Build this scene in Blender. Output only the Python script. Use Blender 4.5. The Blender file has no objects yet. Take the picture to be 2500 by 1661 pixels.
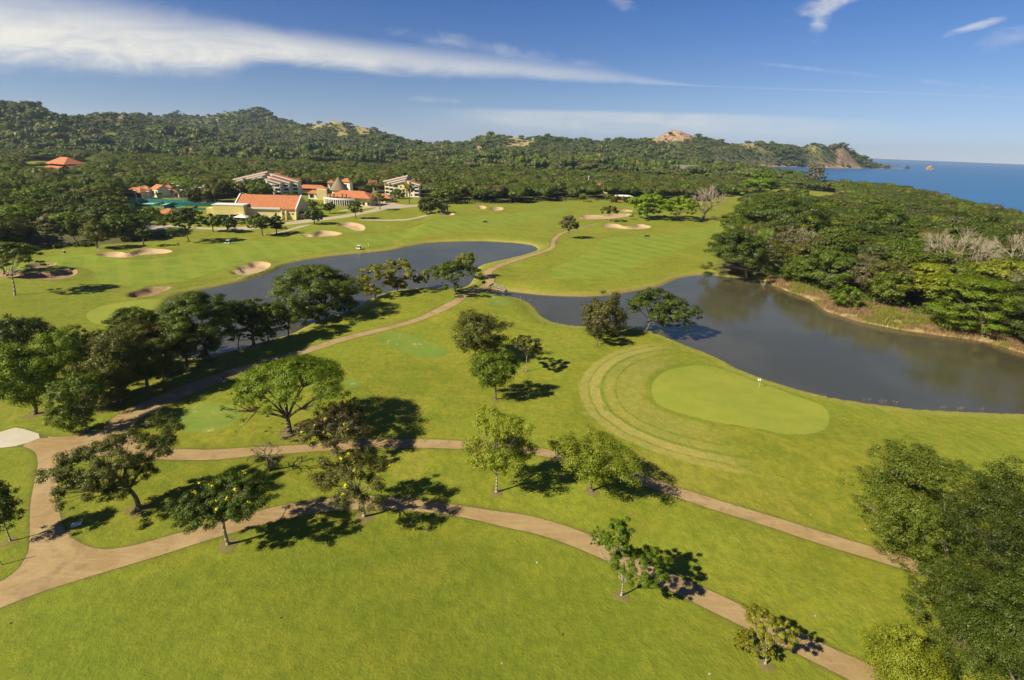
import bpy, math, random
import numpy as np
from mathutils import Matrix, Vector
from mathutils.geometry import delaunay_2d_cdt

random.seed(7)
SC = bpy.context.scene
COL = SC.collection
# ------------------------------------------------------------------ camera
IMG_W, IMG_H = 2500.0, 1661.0
FOC = 1200.0
CAM_H = 50.0
ROLL = math.atan(0.0393)
PITCH = math.atan((830.5 - 352) * math.cos(ROLL) / FOC)
cr, sr, cp, sp = math.cos(ROLL), math.sin(ROLL), math.cos(PITCH), math.sin(PITCH)
cam_data = bpy.data.cameras.new('camera')
cam_data.sensor_fit = 'HORIZONTAL'
cam_data.sensor_width = 36.0
cam_data.lens = 36.0 * FOC / IMG_W
cam_data.clip_start = 1.0
cam_data.clip_end = 120000.0
cam = bpy.data.objects.new('camera', cam_data)
COL.objects.link(cam)
ax = Vector((cr, sr * sp, sr * cp))
ay = Vector((-sr, cr * sp, cr * cp))
az = Vector((0, -cp, sp))
cam.matrix_world = Matrix(((ax.x, ay.x, az.x, 0), (ax.y, ay.y, az.y, 0), (ax.z, ay.z, az.z, CAM_H), (0, 0, 0, 1)))
SC.camera = cam

# ------------------------------------------------------------------ light and exposure
SUN_AZ = math.radians(29.0)      # direction shadows run, from +x towards +y
SUN_EL = math.radians(39.0)
sun_data = bpy.data.lights.new('sun', 'SUN')
sun_data.energy = 5.0
sun_data.angle = math.radians(0.53)
sun_data.color = (1.0, 0.92, 0.76)
sun = bpy.data.objects.new('sun', sun_data)
COL.objects.link(sun)
sd_ = Vector((-math.cos(SUN_AZ) * math.cos(SUN_EL), -math.sin(SUN_AZ) * math.cos(SUN_EL), math.sin(SUN_EL)))
sun.rotation_euler = sd_.to_track_quat('Z', 'Y').to_euler()
vs = SC.view_settings
vs.view_transform = 'Standard'
vs.look = 'None'
vs.exposure = 0.8
vs.gamma = 1.0
vs.use_curve_mapping = False
SC.render.engine = 'CYCLES'
SC.cycles.max_bounces = 6
SC.cycles.transparent_max_bounces = 6
SC.cycles.use_denoising = True
SC.cycles.use_adaptive_sampling = True


def ray(px, py):
    """direction (numpy) through a pixel of the 2500 x 1661 photograph, scaled so that y = 1"""
    dx, dy = px - IMG_W / 2, py - IMG_H / 2
    rx = cr * dx + sr * dy
    ry = -sr * dx + cr * dy
    d = np.array([rx, FOC * cp - ry * sp, -(ry * cp + FOC * sp)])
    return d / d[1]


# ------------------------------------------------------------------ world
world = bpy.data.worlds.new('World')
SC.world = world
world.use_nodes = True
wn, wl = world.node_tree.nodes, world.node_tree.links
wn.clear()


def N(tree, typ, **kw):
    n = tree.nodes.new(typ)
    for k, v in kw.items():
        setattr(n, k, v)
    return n


def M_(tree, op, a, b=None, c=None, clamp=False):
    n = tree.nodes.new('ShaderNodeMath')
    n.operation = op
    n.use_clamp = clamp
    for i, v in enumerate((a, b, c)):
        if v is None:
            continue
        if isinstance(v, (int, float)):
            n.inputs[i].default_value = v
        else:
            tree.links.new(v, n.inputs[i])
    return n.outputs[0]


def MR(tree, v, a, b, c=0.0, d=1.0, smooth=True):
    n = tree.nodes.new('ShaderNodeMapRange')
    n.interpolation_type = 'SMOOTHSTEP' if smooth else 'LINEAR'
    tree.links.new(v, n.inputs[0])
    for i, q in enumerate((a, b, c, d)):
        n.inputs[i + 1].default_value = q
    return n.outputs[0]


def MIX(tree, fac, a, b, mode='MIX'):
    n = tree.nodes.new('ShaderNodeMix')
    n.data_type = 'RGBA'
    n.blend_type = mode
    n.clamp_factor = True
    for inp, v in ((n.inputs[0], fac), (n.inputs[6], a), (n.inputs[7], b)):
        if isinstance(v, (int, float)):
            inp.default_value = v
        elif isinstance(v, (tuple, list)):
            inp.default_value = (*v[:3], 1.0)
        else:
            tree.links.new(v, inp)
    return n.outputs[2]


def NOISE(tree, vec, scale, detail=4.0, rough=0.55, dist=0.0):
    n = tree.nodes.new('ShaderNodeTexNoise')
    n.inputs['Scale'].default_value = scale
    n.inputs['Detail'].default_value = detail
    n.inputs['Roughness'].default_value = rough
    n.inputs['Distortion'].default_value = dist
    if vec is not None:
        tree.links.new(vec, n.inputs['Vector'])
    return n.outputs['Fac']


def VMUL(tree, vec, s):
    n = tree.nodes.new('ShaderNodeMapping')
    tree.links.new(vec, n.inputs[0])
    n.inputs['Scale'].default_value = s
    return n.outputs[0]


WT = world.node_tree
sky = N(WT, 'ShaderNodeTexSky', sky_type='NISHITA', sun_disc=False)
sky.sun_elevation = SUN_EL
sky.sun_rotation = math.atan2(sd_.x, sd_.y)
sky.altitude = 2200.0
sky.air_density = 1.0
sky.dust_density = 0.25
sky.ozone_density = 3.5
tc = N(WT, 'ShaderNodeTexCoord')
sep = N(WT, 'ShaderNodeSeparateXYZ')
wl.new(tc.outputs['Generated'], sep.inputs[0])
yy = M_(WT, 'MAXIMUM', sep.outputs[1], 0.02)
U = M_(WT, 'DIVIDE', sep.outputs[0], yy)
V = M_(WT, 'DIVIDE', sep.outputs[2], yy)
front = MR(WT, sep.outputs[1], 0.02, 0.25)


def uv(px, py):
    r = ray(px, py)
    return float(r[0]), float(r[2])


def curve(pts):
    """v as a function of u through the given photograph points"""
    n = WT.nodes.new('ShaderNodeFloatCurve')
    t = M_(WT, 'MULTIPLY_ADD', U, 1 / 4.0, 0.5, clamp=True)
    wl.new(t, n.inputs['Value'])
    c = n.mapping.curves[0]
    q = [uv(*p) for p in pts]
    q = [(u / 4 + 0.5, v + 0.2) for u, v in q]
    c.points[0].location = (0.0, q[0][1])
    c.points[1].location = (1.0, q[-1][1])
    for p in q:
        c.points.new(*p)
    n.mapping.update()
    return M_(WT, 'SUBTRACT', n.outputs[0], 0.2)


uvc = N(WT, 'ShaderNodeCombineXYZ')
wl.new(U, uvc.inputs[0]); wl.new(V, uvc.inputs[1])
# noise stretched along the wisps' run (they drop to the right)
rot = N(WT, 'ShaderNodeMapping'); wl.new(uvc.outputs[0], rot.inputs[0]); rot.inputs['Rotation'].default_value = (0, 0, math.radians(7)); rot.inputs['Scale'].default_value = (1.5, 11.0, 1)
n_str = NOISE(WT, rot.outputs[0], 1.6, 8.0, 0.62, 0.6)
rot2 = N(WT, 'ShaderNodeMapping'); wl.new(uvc.outputs[0], rot2.inputs[0]); rot2.inputs['Rotation'].default_value = (0, 0, math.radians(-12)); rot2.inputs['Scale'].default_value = (3.0, 9.0, 1)
n_fin = NOISE(WT, rot2.outputs[0], 3.2, 9.0, 0.66, 0.8)
nn = M_(WT, 'MULTIPLY_ADD', n_fin, 0.45, M_(WT, 'MULTIPLY', n_str, 0.55))
bot = curve([(-600, 158), (0, 170), (300, 178), (520, 186), (640, 160), (800, 172), (1000, 186), (1250, 194), (1450, 203), (1600, 208), (1740, 213), (2100, 225)])
top = curve([(-600, -160), (0, -60), (200, -25), (400, 14), (600, 52), (800, 84), (1000, 108), (1250, 132), (1450, 160), (1600, 190), (1740, 211), (2100, 225)])
th = M_(WT, 'MAXIMUM', M_(WT, 'SUBTRACT', top, bot), 0.002)
rel = M_(WT, 'DIVIDE', M_(WT, 'SUBTRACT', V, bot), th)          # 0 at the lower edge, 1 at the upper
rel = M_(WT, 'ADD', rel, M_(WT, 'MULTIPLY', M_(WT, 'SUBTRACT', n_fin, 0.5), 0.35))
band = M_(WT, 'MULTIPLY', MR(WT, rel, -0.10, 0.34), MR(WT, rel, 1.15, 0.35))
fade = MR(WT, U, 0.42, -0.75)
band = M_(WT, 'MULTIPLY', band, M_(WT, 'MULTIPLY_ADD', fade, 0.8, 0.22))
band = M_(WT, 'MULTIPLY', band, MR(WT, nn, 0.25, 0.62, 0.45, 1.06))
# thin veil above the horizon
lb = curve([(900, 300), (1250, 320), (2200, 345), (2300, 350)])
lt = curve([(900, 262), (1250, 268), (2200, 300), (2300, 310)])
rel2 = M_(WT, 'DIVIDE', M_(WT, 'SUBTRACT', V, lb), M_(WT, 'MAXIMUM', M_(WT, 'SUBTRACT', lt, lb), 0.004))
veil = M_(WT, 'MULTIPLY', MR(WT, rel2, -0.3, 0.5), MR(WT, rel2, 1.12, 0.85))
veil = M_(WT, 'MULTIPLY', veil, M_(WT, 'MULTIPLY', MR(WT, U, -0.25, 0.05), MR(WT, U, 0.85, 0.3)))
veil = M_(WT, 'MULTIPLY', veil, MR(WT, nn, 0.33, 0.66, 0.2, 0.8))


def wisp(px, py, rx, ry, ang, k):
    u0, v0 = uv(px, py)
    a = math.radians(ang)
    du = M_(WT, 'SUBTRACT', U, u0)
    dv = M_(WT, 'SUBTRACT', V, v0)
    p = M_(WT, 'MULTIPLY_ADD', du, math.cos(a) / rx, M_(WT, 'MULTIPLY', dv, math.sin(a) / rx))
    q = M_(WT, 'MULTIPLY_ADD', du, -math.sin(a) / ry, M_(WT, 'MULTIPLY', dv, math.cos(a) / ry))
    d = M_(WT, 'ADD', M_(WT, 'MULTIPLY', p, p), M_(WT, 'MULTIPLY', q, q))
    d = M_(WT, 'ADD', d, M_(WT, 'MULTIPLY', M_(WT, 'SUBTRACT', n_fin, 0.5), 5.0))
    return M_(WT, 'MULTIPLY', MR(WT, d, 1.25, -1.3), k * 1.25)


cov = M_(WT, 'MAXIMUM', band, veil)
for w in ((2025, 2, 0.075, 0.018, 22, 0.55), (2000, 38, 0.022, 0.034, 8, 0.5), (2385, 64, 0.065, 0.007, 17, 0.5), (1520, 10, 0.035, 0.010, -12, 0.28), (2180, 190, 0.32, 0.004, -3.5, 0.22), (2110, 296, 0.09, 0.004, -1, 0.3), (1060, 243, 0.05, 0.006, -2, 0.25), (2460, 95, 0.06, 0.02, 15, 0.25), (1180, 118, 0.2, 0.014, -7, 0.25)):
    cov = M_(WT, 'MAXIMUM', cov, wisp(*w))
cov = M_(WT, 'MULTIPLY', cov, front, clamp=True)
el = sep.outputs[2]
# a clear tropical sky: deeper with height, pale at the horizon, brighter over the sea to the right
rmp = N(WT, 'ShaderNodeValToRGB')
wl.new(M_(WT, 'MULTIPLY', el, 2.5, clamp=True), rmp.inputs[0])
cr_ = rmp.color_ramp
cr_.elements[0].position = 0.0; cr_.elements[0].color = (0.62, 0.64, 0.84, 1)
cr_.elements[1].position = 1.0; cr_.elements[1].color = (0.34, 0.50, 0.86, 1)
for ps_, cc_ in ((0.20, (0.66, 0.69, 0.80)), (0.52, (0.42, 0.62, 0.90))):
    e_ = cr_.elements.new(ps_); e_.color = (*cc_, 1)
deep = rmp.outputs[0]
azi = MR(WT, sep.outputs[0], -0.9, 0.9, 0.0, 1.0)
side = MIX(WT, azi, (0.80, 0.86, 0.95), (1.12, 1.10, 1.08))
skyc = MIX(WT, 1.0, MIX(WT, 1.0, sky.outputs[0], deep, 'MULTIPLY'), side, 'MULTIPLY')
cloudc = MIX(WT, MR(WT, el, 0.0, 0.2), (7.2, 7.2, 7.0), (9.4, 8.9, 7.8))
fin = MIX(WT, cov, skyc, cloudc)
bg = N(WT, 'ShaderNodeBackground')
bg.inputs['Strength'].default_value = 0.060
wl.new(fin, bg.inputs[0])
wo = N(WT, 'ShaderNodeOutputWorld')
wl.new(bg.outputs[0], wo.inputs[0])

# ------------------------------------------------------------------ helpers for objects


def tag(o, label=None, cat=None, group=None, kind=None):
    if label:
        o['label'] = label
    if cat:
        o['category'] = cat
    if group:
        o['group'] = group
    if kind:
        o['kind'] = kind
    return o


def empty(name, loc, rz=0.0):
    o = bpy.data.objects.new(name, None)
    o.empty_display_size = 0.5
    COL.objects.link(o)
    o.location = loc
    o.rotation_euler = (0, 0, rz)
    return o


def mesh_from(name, verts, faces, mat=None, parent=None, smooth=False):
    me = bpy.data.meshes.new(name)
    if isinstance(verts, np.ndarray):
        verts = verts.tolist()
    if isinstance(faces, np.ndarray):
        faces = faces.tolist()
    me.from_pydata(verts, [], faces)
    if mat:
        me.materials.append(mat)
    if smooth:
        me.polygons.foreach_set('use_smooth', [True] * len(me.polygons))
    o = bpy.data.objects.new(name, me)
    COL.objects.link(o)
    if parent:
        o.parent = parent
    return o


class MB:
    """collects boxes, tubes, prisms and becomes ONE mesh object"""

    def __init__(self):
        self.v, self.f = [], []

    def add(self, v, f):
        b = len(self.v)
        self.v += [tuple(p) for p in v]
        self.f += [tuple(i + b for i in q) for q in f]
        return self

    def box(self, x0, y0, z0, x1, y1, z1):
        return self.add([(x0, y0, z0), (x1, y0, z0), (x1, y1, z0), (x0, y1, z0), (x0, y0, z1), (x1, y0, z1), (x1, y1, z1), (x0, y1, z1)],
                        [(0, 3, 2, 1), (4, 5, 6, 7), (0, 1, 5, 4), (1, 2, 6, 5), (2, 3, 7, 6), (3, 0, 4, 7)])

    def prism(self, pts, z0, z1):
        n = len(pts)
        v = [(x, y, z0) for x, y in pts] + [(x, y, z1) for x, y in pts]
        f = [tuple(range(n))[::-1], tuple(range(n, 2 * n))] + [(i, (i + 1) % n, n + (i + 1) % n, n + i) for i in range(n)]
        return self.add(v, f)

    def tube(self, p0, p1, r0, r1, k=6):
        a, b = Vector(p0), Vector(p1)
        d = (b - a).normalized()
        s = d.orthogonal().normalized()
        t = d.cross(s)
        v = []
        for c, r in ((a, r0), (b, r1)):
            for i in range(k):
                w = 2 * math.pi * i / k
                v.append(c + s * (math.cos(w) * r) + t * (math.sin(w) * r))
        f = [tuple(range(k))[::-1], tuple(range(k, 2 * k))] + [(i, (i + 1) % k, k + (i + 1) % k, k + i) for i in range(k)]
        return self.add(v, f)

    def path(self, pts, rad, k=6):
        for i in range(len(pts) - 1):
            self.tube(pts[i], pts[i + 1], rad[i], rad[i + 1], k)
        return self

    def build(self, name, mat=None, parent=None, smooth=False):
        return mesh_from(name, self.v, self.f, mat, parent, smooth)


def copy_tree(o, parent=None):
    c = o.copy()
    COL.objects.link(c)
    c.parent = parent
    for ch in o.children:
        copy_tree(ch, c)
    return c


# ------------------------------------------------------------------ materials


def mat(name, color=(0.5, 0.5, 0.5), rough=0.8, spec=0.3, metal=0.0, var=0.0, vscale=1.0, bump=0.0, bscale=20.0, col2=None):
    m = bpy.data.materials.new(name)
    m.use_nodes = True
    t = m.node_tree
    b = t.nodes['Principled BSDF']
    b.inputs['Base Color'].default_value = (*color, 1)
    b.inputs['Roughness'].default_value = rough
    b.inputs['Specular IOR Level'].default_value = spec
    b.inputs['Metallic'].default_value = metal
    if var or bump or col2:
        tcn = N(t, 'ShaderNodeTexCoord')
        if var or col2:
            f = NOISE(t, tcn.outputs['Object'], vscale, 5, 0.6)
            c2 = col2 or tuple(c * (1 - var) for c in color)
            t.links.new(MIX(t, MR(t, f, 0.3, 0.7), color, c2), b.inputs['Base Color'])
        if bump:
            bn = N(t, 'ShaderNodeBump')
            bn.inputs['Strength'].default_value = bump
            bn.inputs['Distance'].default_value = 0.05
            t.links.new(NOISE(t, tcn.outputs['Object'], bscale, 4), bn.inputs['Height'])
            t.links.new(bn.outputs[0], b.inputs['Normal'])
    return m
# ------------------------------------------------------------------ terrain
RNG = np.random.default_rng(11)
_LAT = RNG.random((256, 256))


def vnoise(x, y):
    xi, yi = np.floor(x).astype(int), np.floor(y).astype(int)
    fx, fy = x - xi, y - yi
    fx, fy = fx * fx * (3 - 2 * fx), fy * fy * (3 - 2 * fy)
    a = _LAT[xi & 255, yi & 255]; b = _LAT[(xi + 1) & 255, yi & 255]
    c = _LAT[xi & 255, (yi + 1) & 255]; d = _LAT[(xi + 1) & 255, (yi + 1) & 255]
    return (a * (1 - fx) + b * fx) * (1 - fy) + (c * (1 - fx) + d * fx) * fy


def fbm(x, y, o=4):
    s, a, t = 0.0, 0.5, 0.0
    for i in range(o):
        s = s + a * (vnoise(x + 17.3 * i, y + 9.1 * i) - 0.5); t += a
        x, y, a = x * 2.03, y * 2.03, a * 0.5
    return s / t * 2


def sstep(a, b, x):
    t = np.clip((x - a) / (b - a), 0, 1)
    return t * t * (3 - 2 * t)


def flat(px, py, z=0.0):
    r = ray(px, py)
    k = (z - CAM_H) / r[2]
    return (r[0] * k, r[1] * k)


def chaikin(p, n=1, closed=True):
    p = np.array(p, float)
    for _ in range(n):
        q = np.roll(p, -1, 0) if closed else p[1:]
        a = p if closed else p[:-1]
        c = np.empty((2 * len(a), 2))
        c[0::2] = a * 0.75 + q * 0.25
        c[1::2] = a * 0.25 + q * 0.75
        p = c
    return p


def inside(x, y, poly):
    res = np.zeros(x.shape, bool)
    px, py = poly[:, 0], poly[:, 1]
    j = len(poly) - 1
    for i in range(len(poly)):
        c = (py[i] > y) != (py[j] > y)
        if c.any():
            with np.errstate(divide='ignore', invalid='ignore'):
                xi = (px[j] - px[i]) * (y - py[i]) / (py[j] - py[i]) + px[i]
            res ^= c & (x < xi)
        j = i
    return res


def seg_dist(x, y, a, b):
    d = b - a
    L = max(d @ d, 1e-9)
    t = np.clip(((x - a[0]) * d[0] + (y - a[1]) * d[1]) / L, 0, 1)
    return np.hypot(x - a[0] - t * d[0], y - a[1] - t * d[1]), t


def sdist(x, y, poly, closed=True):
    """signed distance, negative inside"""
    x, y = np.asarray(x, float), np.asarray(y, float)
    if x.size * len(poly) < 60000:
        a = poly if closed else poly[:-1]
        b = np.roll(poly, -1, 0) if closed else poly[1:]
        d = b - a
        L = np.maximum((d ** 2).sum(1), 1e-9)
        rx_, ry_ = x.ravel()[:, None] - a[:, 0], y.ravel()[:, None] - a[:, 1]
        t = np.clip((rx_ * d[:, 0] + ry_ * d[:, 1]) / L, 0, 1)
        out = np.sqrt(((rx_ - t * d[:, 0]) ** 2 + (ry_ - t * d[:, 1]) ** 2).min(1))
        if closed:
            dy_ = np.where(np.abs(d[:, 1]) < 1e-12, 1e-12, d[:, 1])
            cr2 = ((a[:, 1] > y.ravel()[:, None]) != (b[:, 1] > y.ravel()[:, None])) & (rx_ < d[:, 0] * ry_ / dy_)
            out = np.where(cr2.sum(1) % 2 == 1, -out, out)
        return out.reshape(x.shape)
    out = np.full(x.shape, 1e9)
    n = len(poly)
    for i in range(n if closed else n - 1):
        d, _ = seg_dist(x, y, poly[i], poly[(i + 1) % n])
        out = np.minimum(out, d)
    if closed:
        out = np.where(inside(x, y, poly), -out, out)
    return out


POND_Z = -0.55
P_POND1 = [(1314, 611), (1303, 600), (1268, 594), (1200, 590), (1183, 589), (1061, 591), (1007, 600), (971, 609), (925, 615), (844, 622), (790, 628), (735, 637), (695, 649), (668, 663), (627, 676), (597, 686), (542, 698), (474, 712), (434, 721), (402, 742), (385, 775), (378, 815), (388, 850), (420, 872), (480, 872), (542, 862), (600, 849), (627, 838), (668, 828), (708, 817), (735, 801), (763, 788), (795, 777), (830, 767), (860, 757), (876, 748), (893, 733), (939, 715), (980, 708), (1034, 703), (1090, 706), (1120, 707), (1142, 697), (1154, 680), (1160, 663), (1165, 650), (1200, 641), (1241, 632), (1281, 622)]
P_POND2 = [(1196, 709), (1212, 710), (1235, 712), (1281, 717), (1322, 722), (1417, 726), (1470, 724), (1525, 717), (1580, 706), (1615, 700), (1634, 691), (1661, 679), (1702, 673), (1731, 672), (1769, 676), (1840, 683), (1868, 687), (1889, 699), (1927, 714), (1966, 727), (1990, 740), (2013, 762), (2052, 771), (2082, 783), (2141, 795), (2194, 806), (2260, 815), (2319, 824), (2363, 828), (2423, 840), (2482, 860), (2541, 874), (2680, 905), (2860, 960), (2900, 1010), (2700, 1015), (2500, 1009), (2393, 1006), (2245, 999), (2126, 986), (2007, 966), (1918, 943), (1850, 920), (1800, 901), (1769, 880), (1688, 848), (1634, 826), (1593, 809), (1539, 798), (1485, 797), (1425, 798), (1368, 792), (1346, 785), (1327, 774), (1316, 758), (1303, 744), (1276, 731), (1227, 720), (1203, 716)]


def wpoly(pts, n=1, z=0.0):
    return chaikin([flat(a, b, z) for a, b in pts], n)


POND1 = wpoly(P_POND1, 1, POND_Z)
POND2 = wpoly(P_POND2, 1, POND_Z)

# coast: right-hand near shore, the bay, the headland, then far round behind the hills
tip = flat(2205, 411.0)
COAST = np.array([(430, -2500), (420, -300), (385, 150), flat(2720, 652), flat(2500, 560), flat(2350, 513), flat(2200, 474), flat(2060, 451), flat(1960, 434), flat(1850, 415), flat(1760, 407.5), flat(1745, 403.5), flat(1844, 405.5), flat(1960, 408), flat(2040, 410), flat(2097, 411.2), flat(2150, 411.5), tip,
                  (tip[0] + 20, tip[1] + 90), (tip[0] - 120, tip[1] + 260), (tip[0] - 500, tip[1] + 500), (tip[0] - 1500, tip[1] + 1000), (-8000, 6500), (-8000, -2500)], float)


def at(px, py, d):
    r = ray(px, py)
    return (r[0] * d, d, CAM_H + r[2] * d)


def ridge(pts, drop=7.0):
    return np.array([(*at(a, b, d)[:2], at(a, b, d)[2] - drop) for a, b, d in pts])


RIDGES = [
    # crest through photograph points (x, y, distance), reach towards the camera, sharpness
    (ridge([(-900, 225, 1500), (-300, 232, 1420), (-100, 243, 1380), (0, 250, 1350), (60, 256, 1350), (130, 271, 1380), (200, 272, 1420), (290, 278, 1500), (360, 288, 1600), (450, 310, 1700), (540, 335, 1750)]), 620, 1.3),
    (ridge([(250, 285, 2300), (330, 270, 2400), (430, 268, 2500), (520, 267, 2500), (560, 262, 2550), (600, 259, 2550), (632, 265, 2550), (662, 280, 2500), (700, 303, 2450), (742, 320, 2400)]), 760, 1.25),
    (ridge([(715, 322, 2300), (752, 311, 2250), (782, 299, 2200), (810, 287, 2150), (838, 300, 2150), (880, 306, 2150), (900, 312, 2150), (925, 322, 2200), (960, 340, 2250), (1010, 345, 2300), (1080, 349, 2400), (1150, 358, 2450)]), 480, 1.2),
    (ridge([(1120, 360, 2250), (1170, 348, 2200), (1200, 334, 2150), (1250, 329, 2150), (1290, 334, 2150), (1340, 333, 2200), (1385, 340, 2250), (1430, 334, 2250), (1470, 339, 2250), (1540, 340, 2300)]), 420, 1.0),
    (ridge([(1500, 342, 2350), (1560, 338, 2350), (1600, 330, 2350), (1628, 318, 2350), (1650, 312, 2350), (1672, 316, 2350), (1695, 328, 2350), (1730, 340, 2400), (1800, 343, 2450), (1860, 346, 2500)]), 330, 0.95),
    (ridge([(1840, 346, 2550), (1900, 350, 2550), (1955, 360, 2600), (1985, 352, 2600), (2005, 347, 2620), (2040, 354, 2650), (2070, 356, 2680), (2092, 364, 2700), (2118, 376, 2730), (2150, 384, 2760), (2180, 389, 2790)]), 250, 0.9),
]


def hills(x, y):
    h = np.zeros(x.shape)
    wob = fbm(x / 420.0, y / 420.0, 4)
    far = sstep(350, 900, y)
    for r, W, sh in RIDGES:
        for i in range(len(r) - 1):
            d, t = seg_dist(x, y, r[i, :2], r[i + 1, :2])
            hh = r[i, 2] * (1 - t) + r[i + 1, 2] * t
            dd = np.clip(d / W * (1 + 0.35 * wob * sstep(0.02, 0.25, d / W)), 0, 1)
            h = np.maximum(h, hh * np.power(1 - dd, sh * 1.35))
    rav = 1 - np.abs(fbm(x / 190.0 + 5, y / 190.0, 4)) * 1.9
    crest = sstep(0, 110, h)
    h = h * (1 - (0.36 - 0.20 * sstep(300, 700, x)) * crest * np.clip(1 - rav, 0, 1)) + 2.5 * fbm(x / 60.0, y / 60.0, 3) * sstep(5, 40, h)
    # low rolling ground under the far woods
    h = h + far * (3.0 + 4.0 * fbm(x / 260.0 + 3, y / 260.0 + 8, 3)) * sstep(900, 1500, y)
    return np.maximum(h, 0) * far


def undul(x, y):
    return 1.0 * fbm(x / 46.0 + 4.2, y / 46.0 + 1.7, 2) + 0.20 * fbm(x / 15.0, y / 15.0, 2)


P_BUNKERS = [
    [(230, 624), (252, 618), (296, 617), (306, 622), (320, 621), (331, 613.7), (366, 609), (407, 611.5), (427, 617), (393, 624), (339, 626), (325, 631), (293, 633), (258, 630)],
    [(560, 668.5), (569, 664), (588, 663), (573, 657), (592, 652), (610, 650), (605, 645), (627, 641.5), (660, 644), (663, 651), (650, 660), (632, 668), (600, 675), (567, 673)],
    [(57, 655), (70, 648), (105, 645), (141, 644.6), (138, 650), (119, 656), (81, 660)],
    [(-40, 664), (0, 668), (60, 670), (108, 669), (136, 667), (163, 661), (190, 661), (192, 674), (163, 687.5), (122, 692), (54, 687), (0, 685), (-40, 680)],
    [(308, 725), (325, 716), (347, 711), (361, 704), (395, 703), (426, 703.7), (407, 713), (380, 725), (339, 731), (315, 730)],
    [(735, 577), (752, 575.6), (766, 577), (773, 568.5), (795, 566), (840, 573), (825, 579), (795, 582), (752, 585)],
    [(817, 552.5), (838, 547), (860, 546.5), (885, 552), (894, 560), (885, 568), (860, 566), (849, 559)],
    [(1073, 527), (1085, 523), (1105, 524), (1113, 529), (1098, 532), (1080, 531)],
    [(1162, 509), (1175, 507), (1190, 511), (1184, 516), (1170, 515)],
    [(1199, 513), (1212, 510), (1230, 512), (1228, 518), (1210, 520), (1198, 518)],
    [(1407, 537), (1425, 536), (1417, 531), (1435, 529), (1471, 530), (1500, 527), (1542, 526.5), (1541, 533), (1512, 537), (1471, 540), (1430, 541.5)],
    [(1509, 519), (1520, 515.5), (1545, 518), (1544, 522), (1522, 523)],
    [(1464, 557), (1479, 550.4), (1506, 551), (1524, 558.5), (1544, 558), (1558, 551.5), (1593, 558.5), (1580, 563), (1547, 566.4), (1493, 562)],
]
BUNKERS = [wpoly(b, 1) for b in P_BUNKERS]


def height(x, y, fine=True):
    x = np.atleast_1d(np.asarray(x, float)); y = np.atleast_1d(np.asarray(y, float))
    near = y < 480
    u = undul(x, y) * sstep(520, 420, y)
    z = u + hills(x, y)
    if near.any():
        xs, ys = x[near], y[near]
        s1 = sdist(xs, ys, POND1); s2 = sdist(xs, ys, POND2)
        s = np.minimum(s1, s2)
        zz = z[near] * sstep(0, 22, s)
        # the far bank of the lower pond is a low earth bluff, other banks are lower
        bl = 0.25 + 0.9 * sstep(-20, 0, ys - 150) * (xs > -60)
        zz = zz + bl * sstep(0.3, 9, s)
        zz = zz - 0.95 * sstep(1.5, -0.2, s) - 1.4 * sstep(0, -2.5, s)
        if fine:
            for b in BUNKERS:
                c = b.mean(0); R = np.abs(b - c).max() + 8
                m = (np.abs(xs - c[0]) < R) & (np.abs(ys - c[1]) < R)
                if m.any():
                    sb = sdist(xs[m], ys[m], b)
                    zz[m] = zz[m] + 0.35 * sstep(6, 0.5, sb) * (sb > 0) + 0.35 * (sb <= 0) - 1.45 * sstep(0.15, -2.0, sb)
        z[near] = zz
    sc = sdist(x, y, COAST)
    z = z * sstep(4, -60, sc) - 6.0 * sstep(-6, 25, sc)
    return z


_ts = np.geomspace(400, 5200, 240)


def hit(px, py, fine=False):
    """where the line of sight through a photograph pixel meets the terrain"""
    r = ray(px, py)
    if r[2] < -CAM_H / 430:
        p = flat(px, py)
        for _ in range(4):
            z = float(height(p[0], p[1], fine)[0])
            p = flat(px, py, max(z, POND_Z))
        return np.array([p[0], p[1], z])
    h = height(r[0] * _ts, _ts, fine)
    rz = CAM_H + r[2] * _ts
    k = np.nonzero(rz < np.maximum(h, -1.0))[0]
    if len(k) == 0:
        t = _ts[-1]
    else:
        i = max(k[0], 1)
        a, b = rz[i - 1] - h[i - 1], rz[i] - h[i]
        t = _ts[i - 1] + (_ts[i] - _ts[i - 1]) * (a / (a - b) if a != b else 0)
    return np.array([r[0] * t, t, float(height(r[0] * t, t, fine)[0])])


def gpoly(pts, n=1):
    return chaikin([hit(a, b)[:2] for a, b in pts], n)


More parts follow.
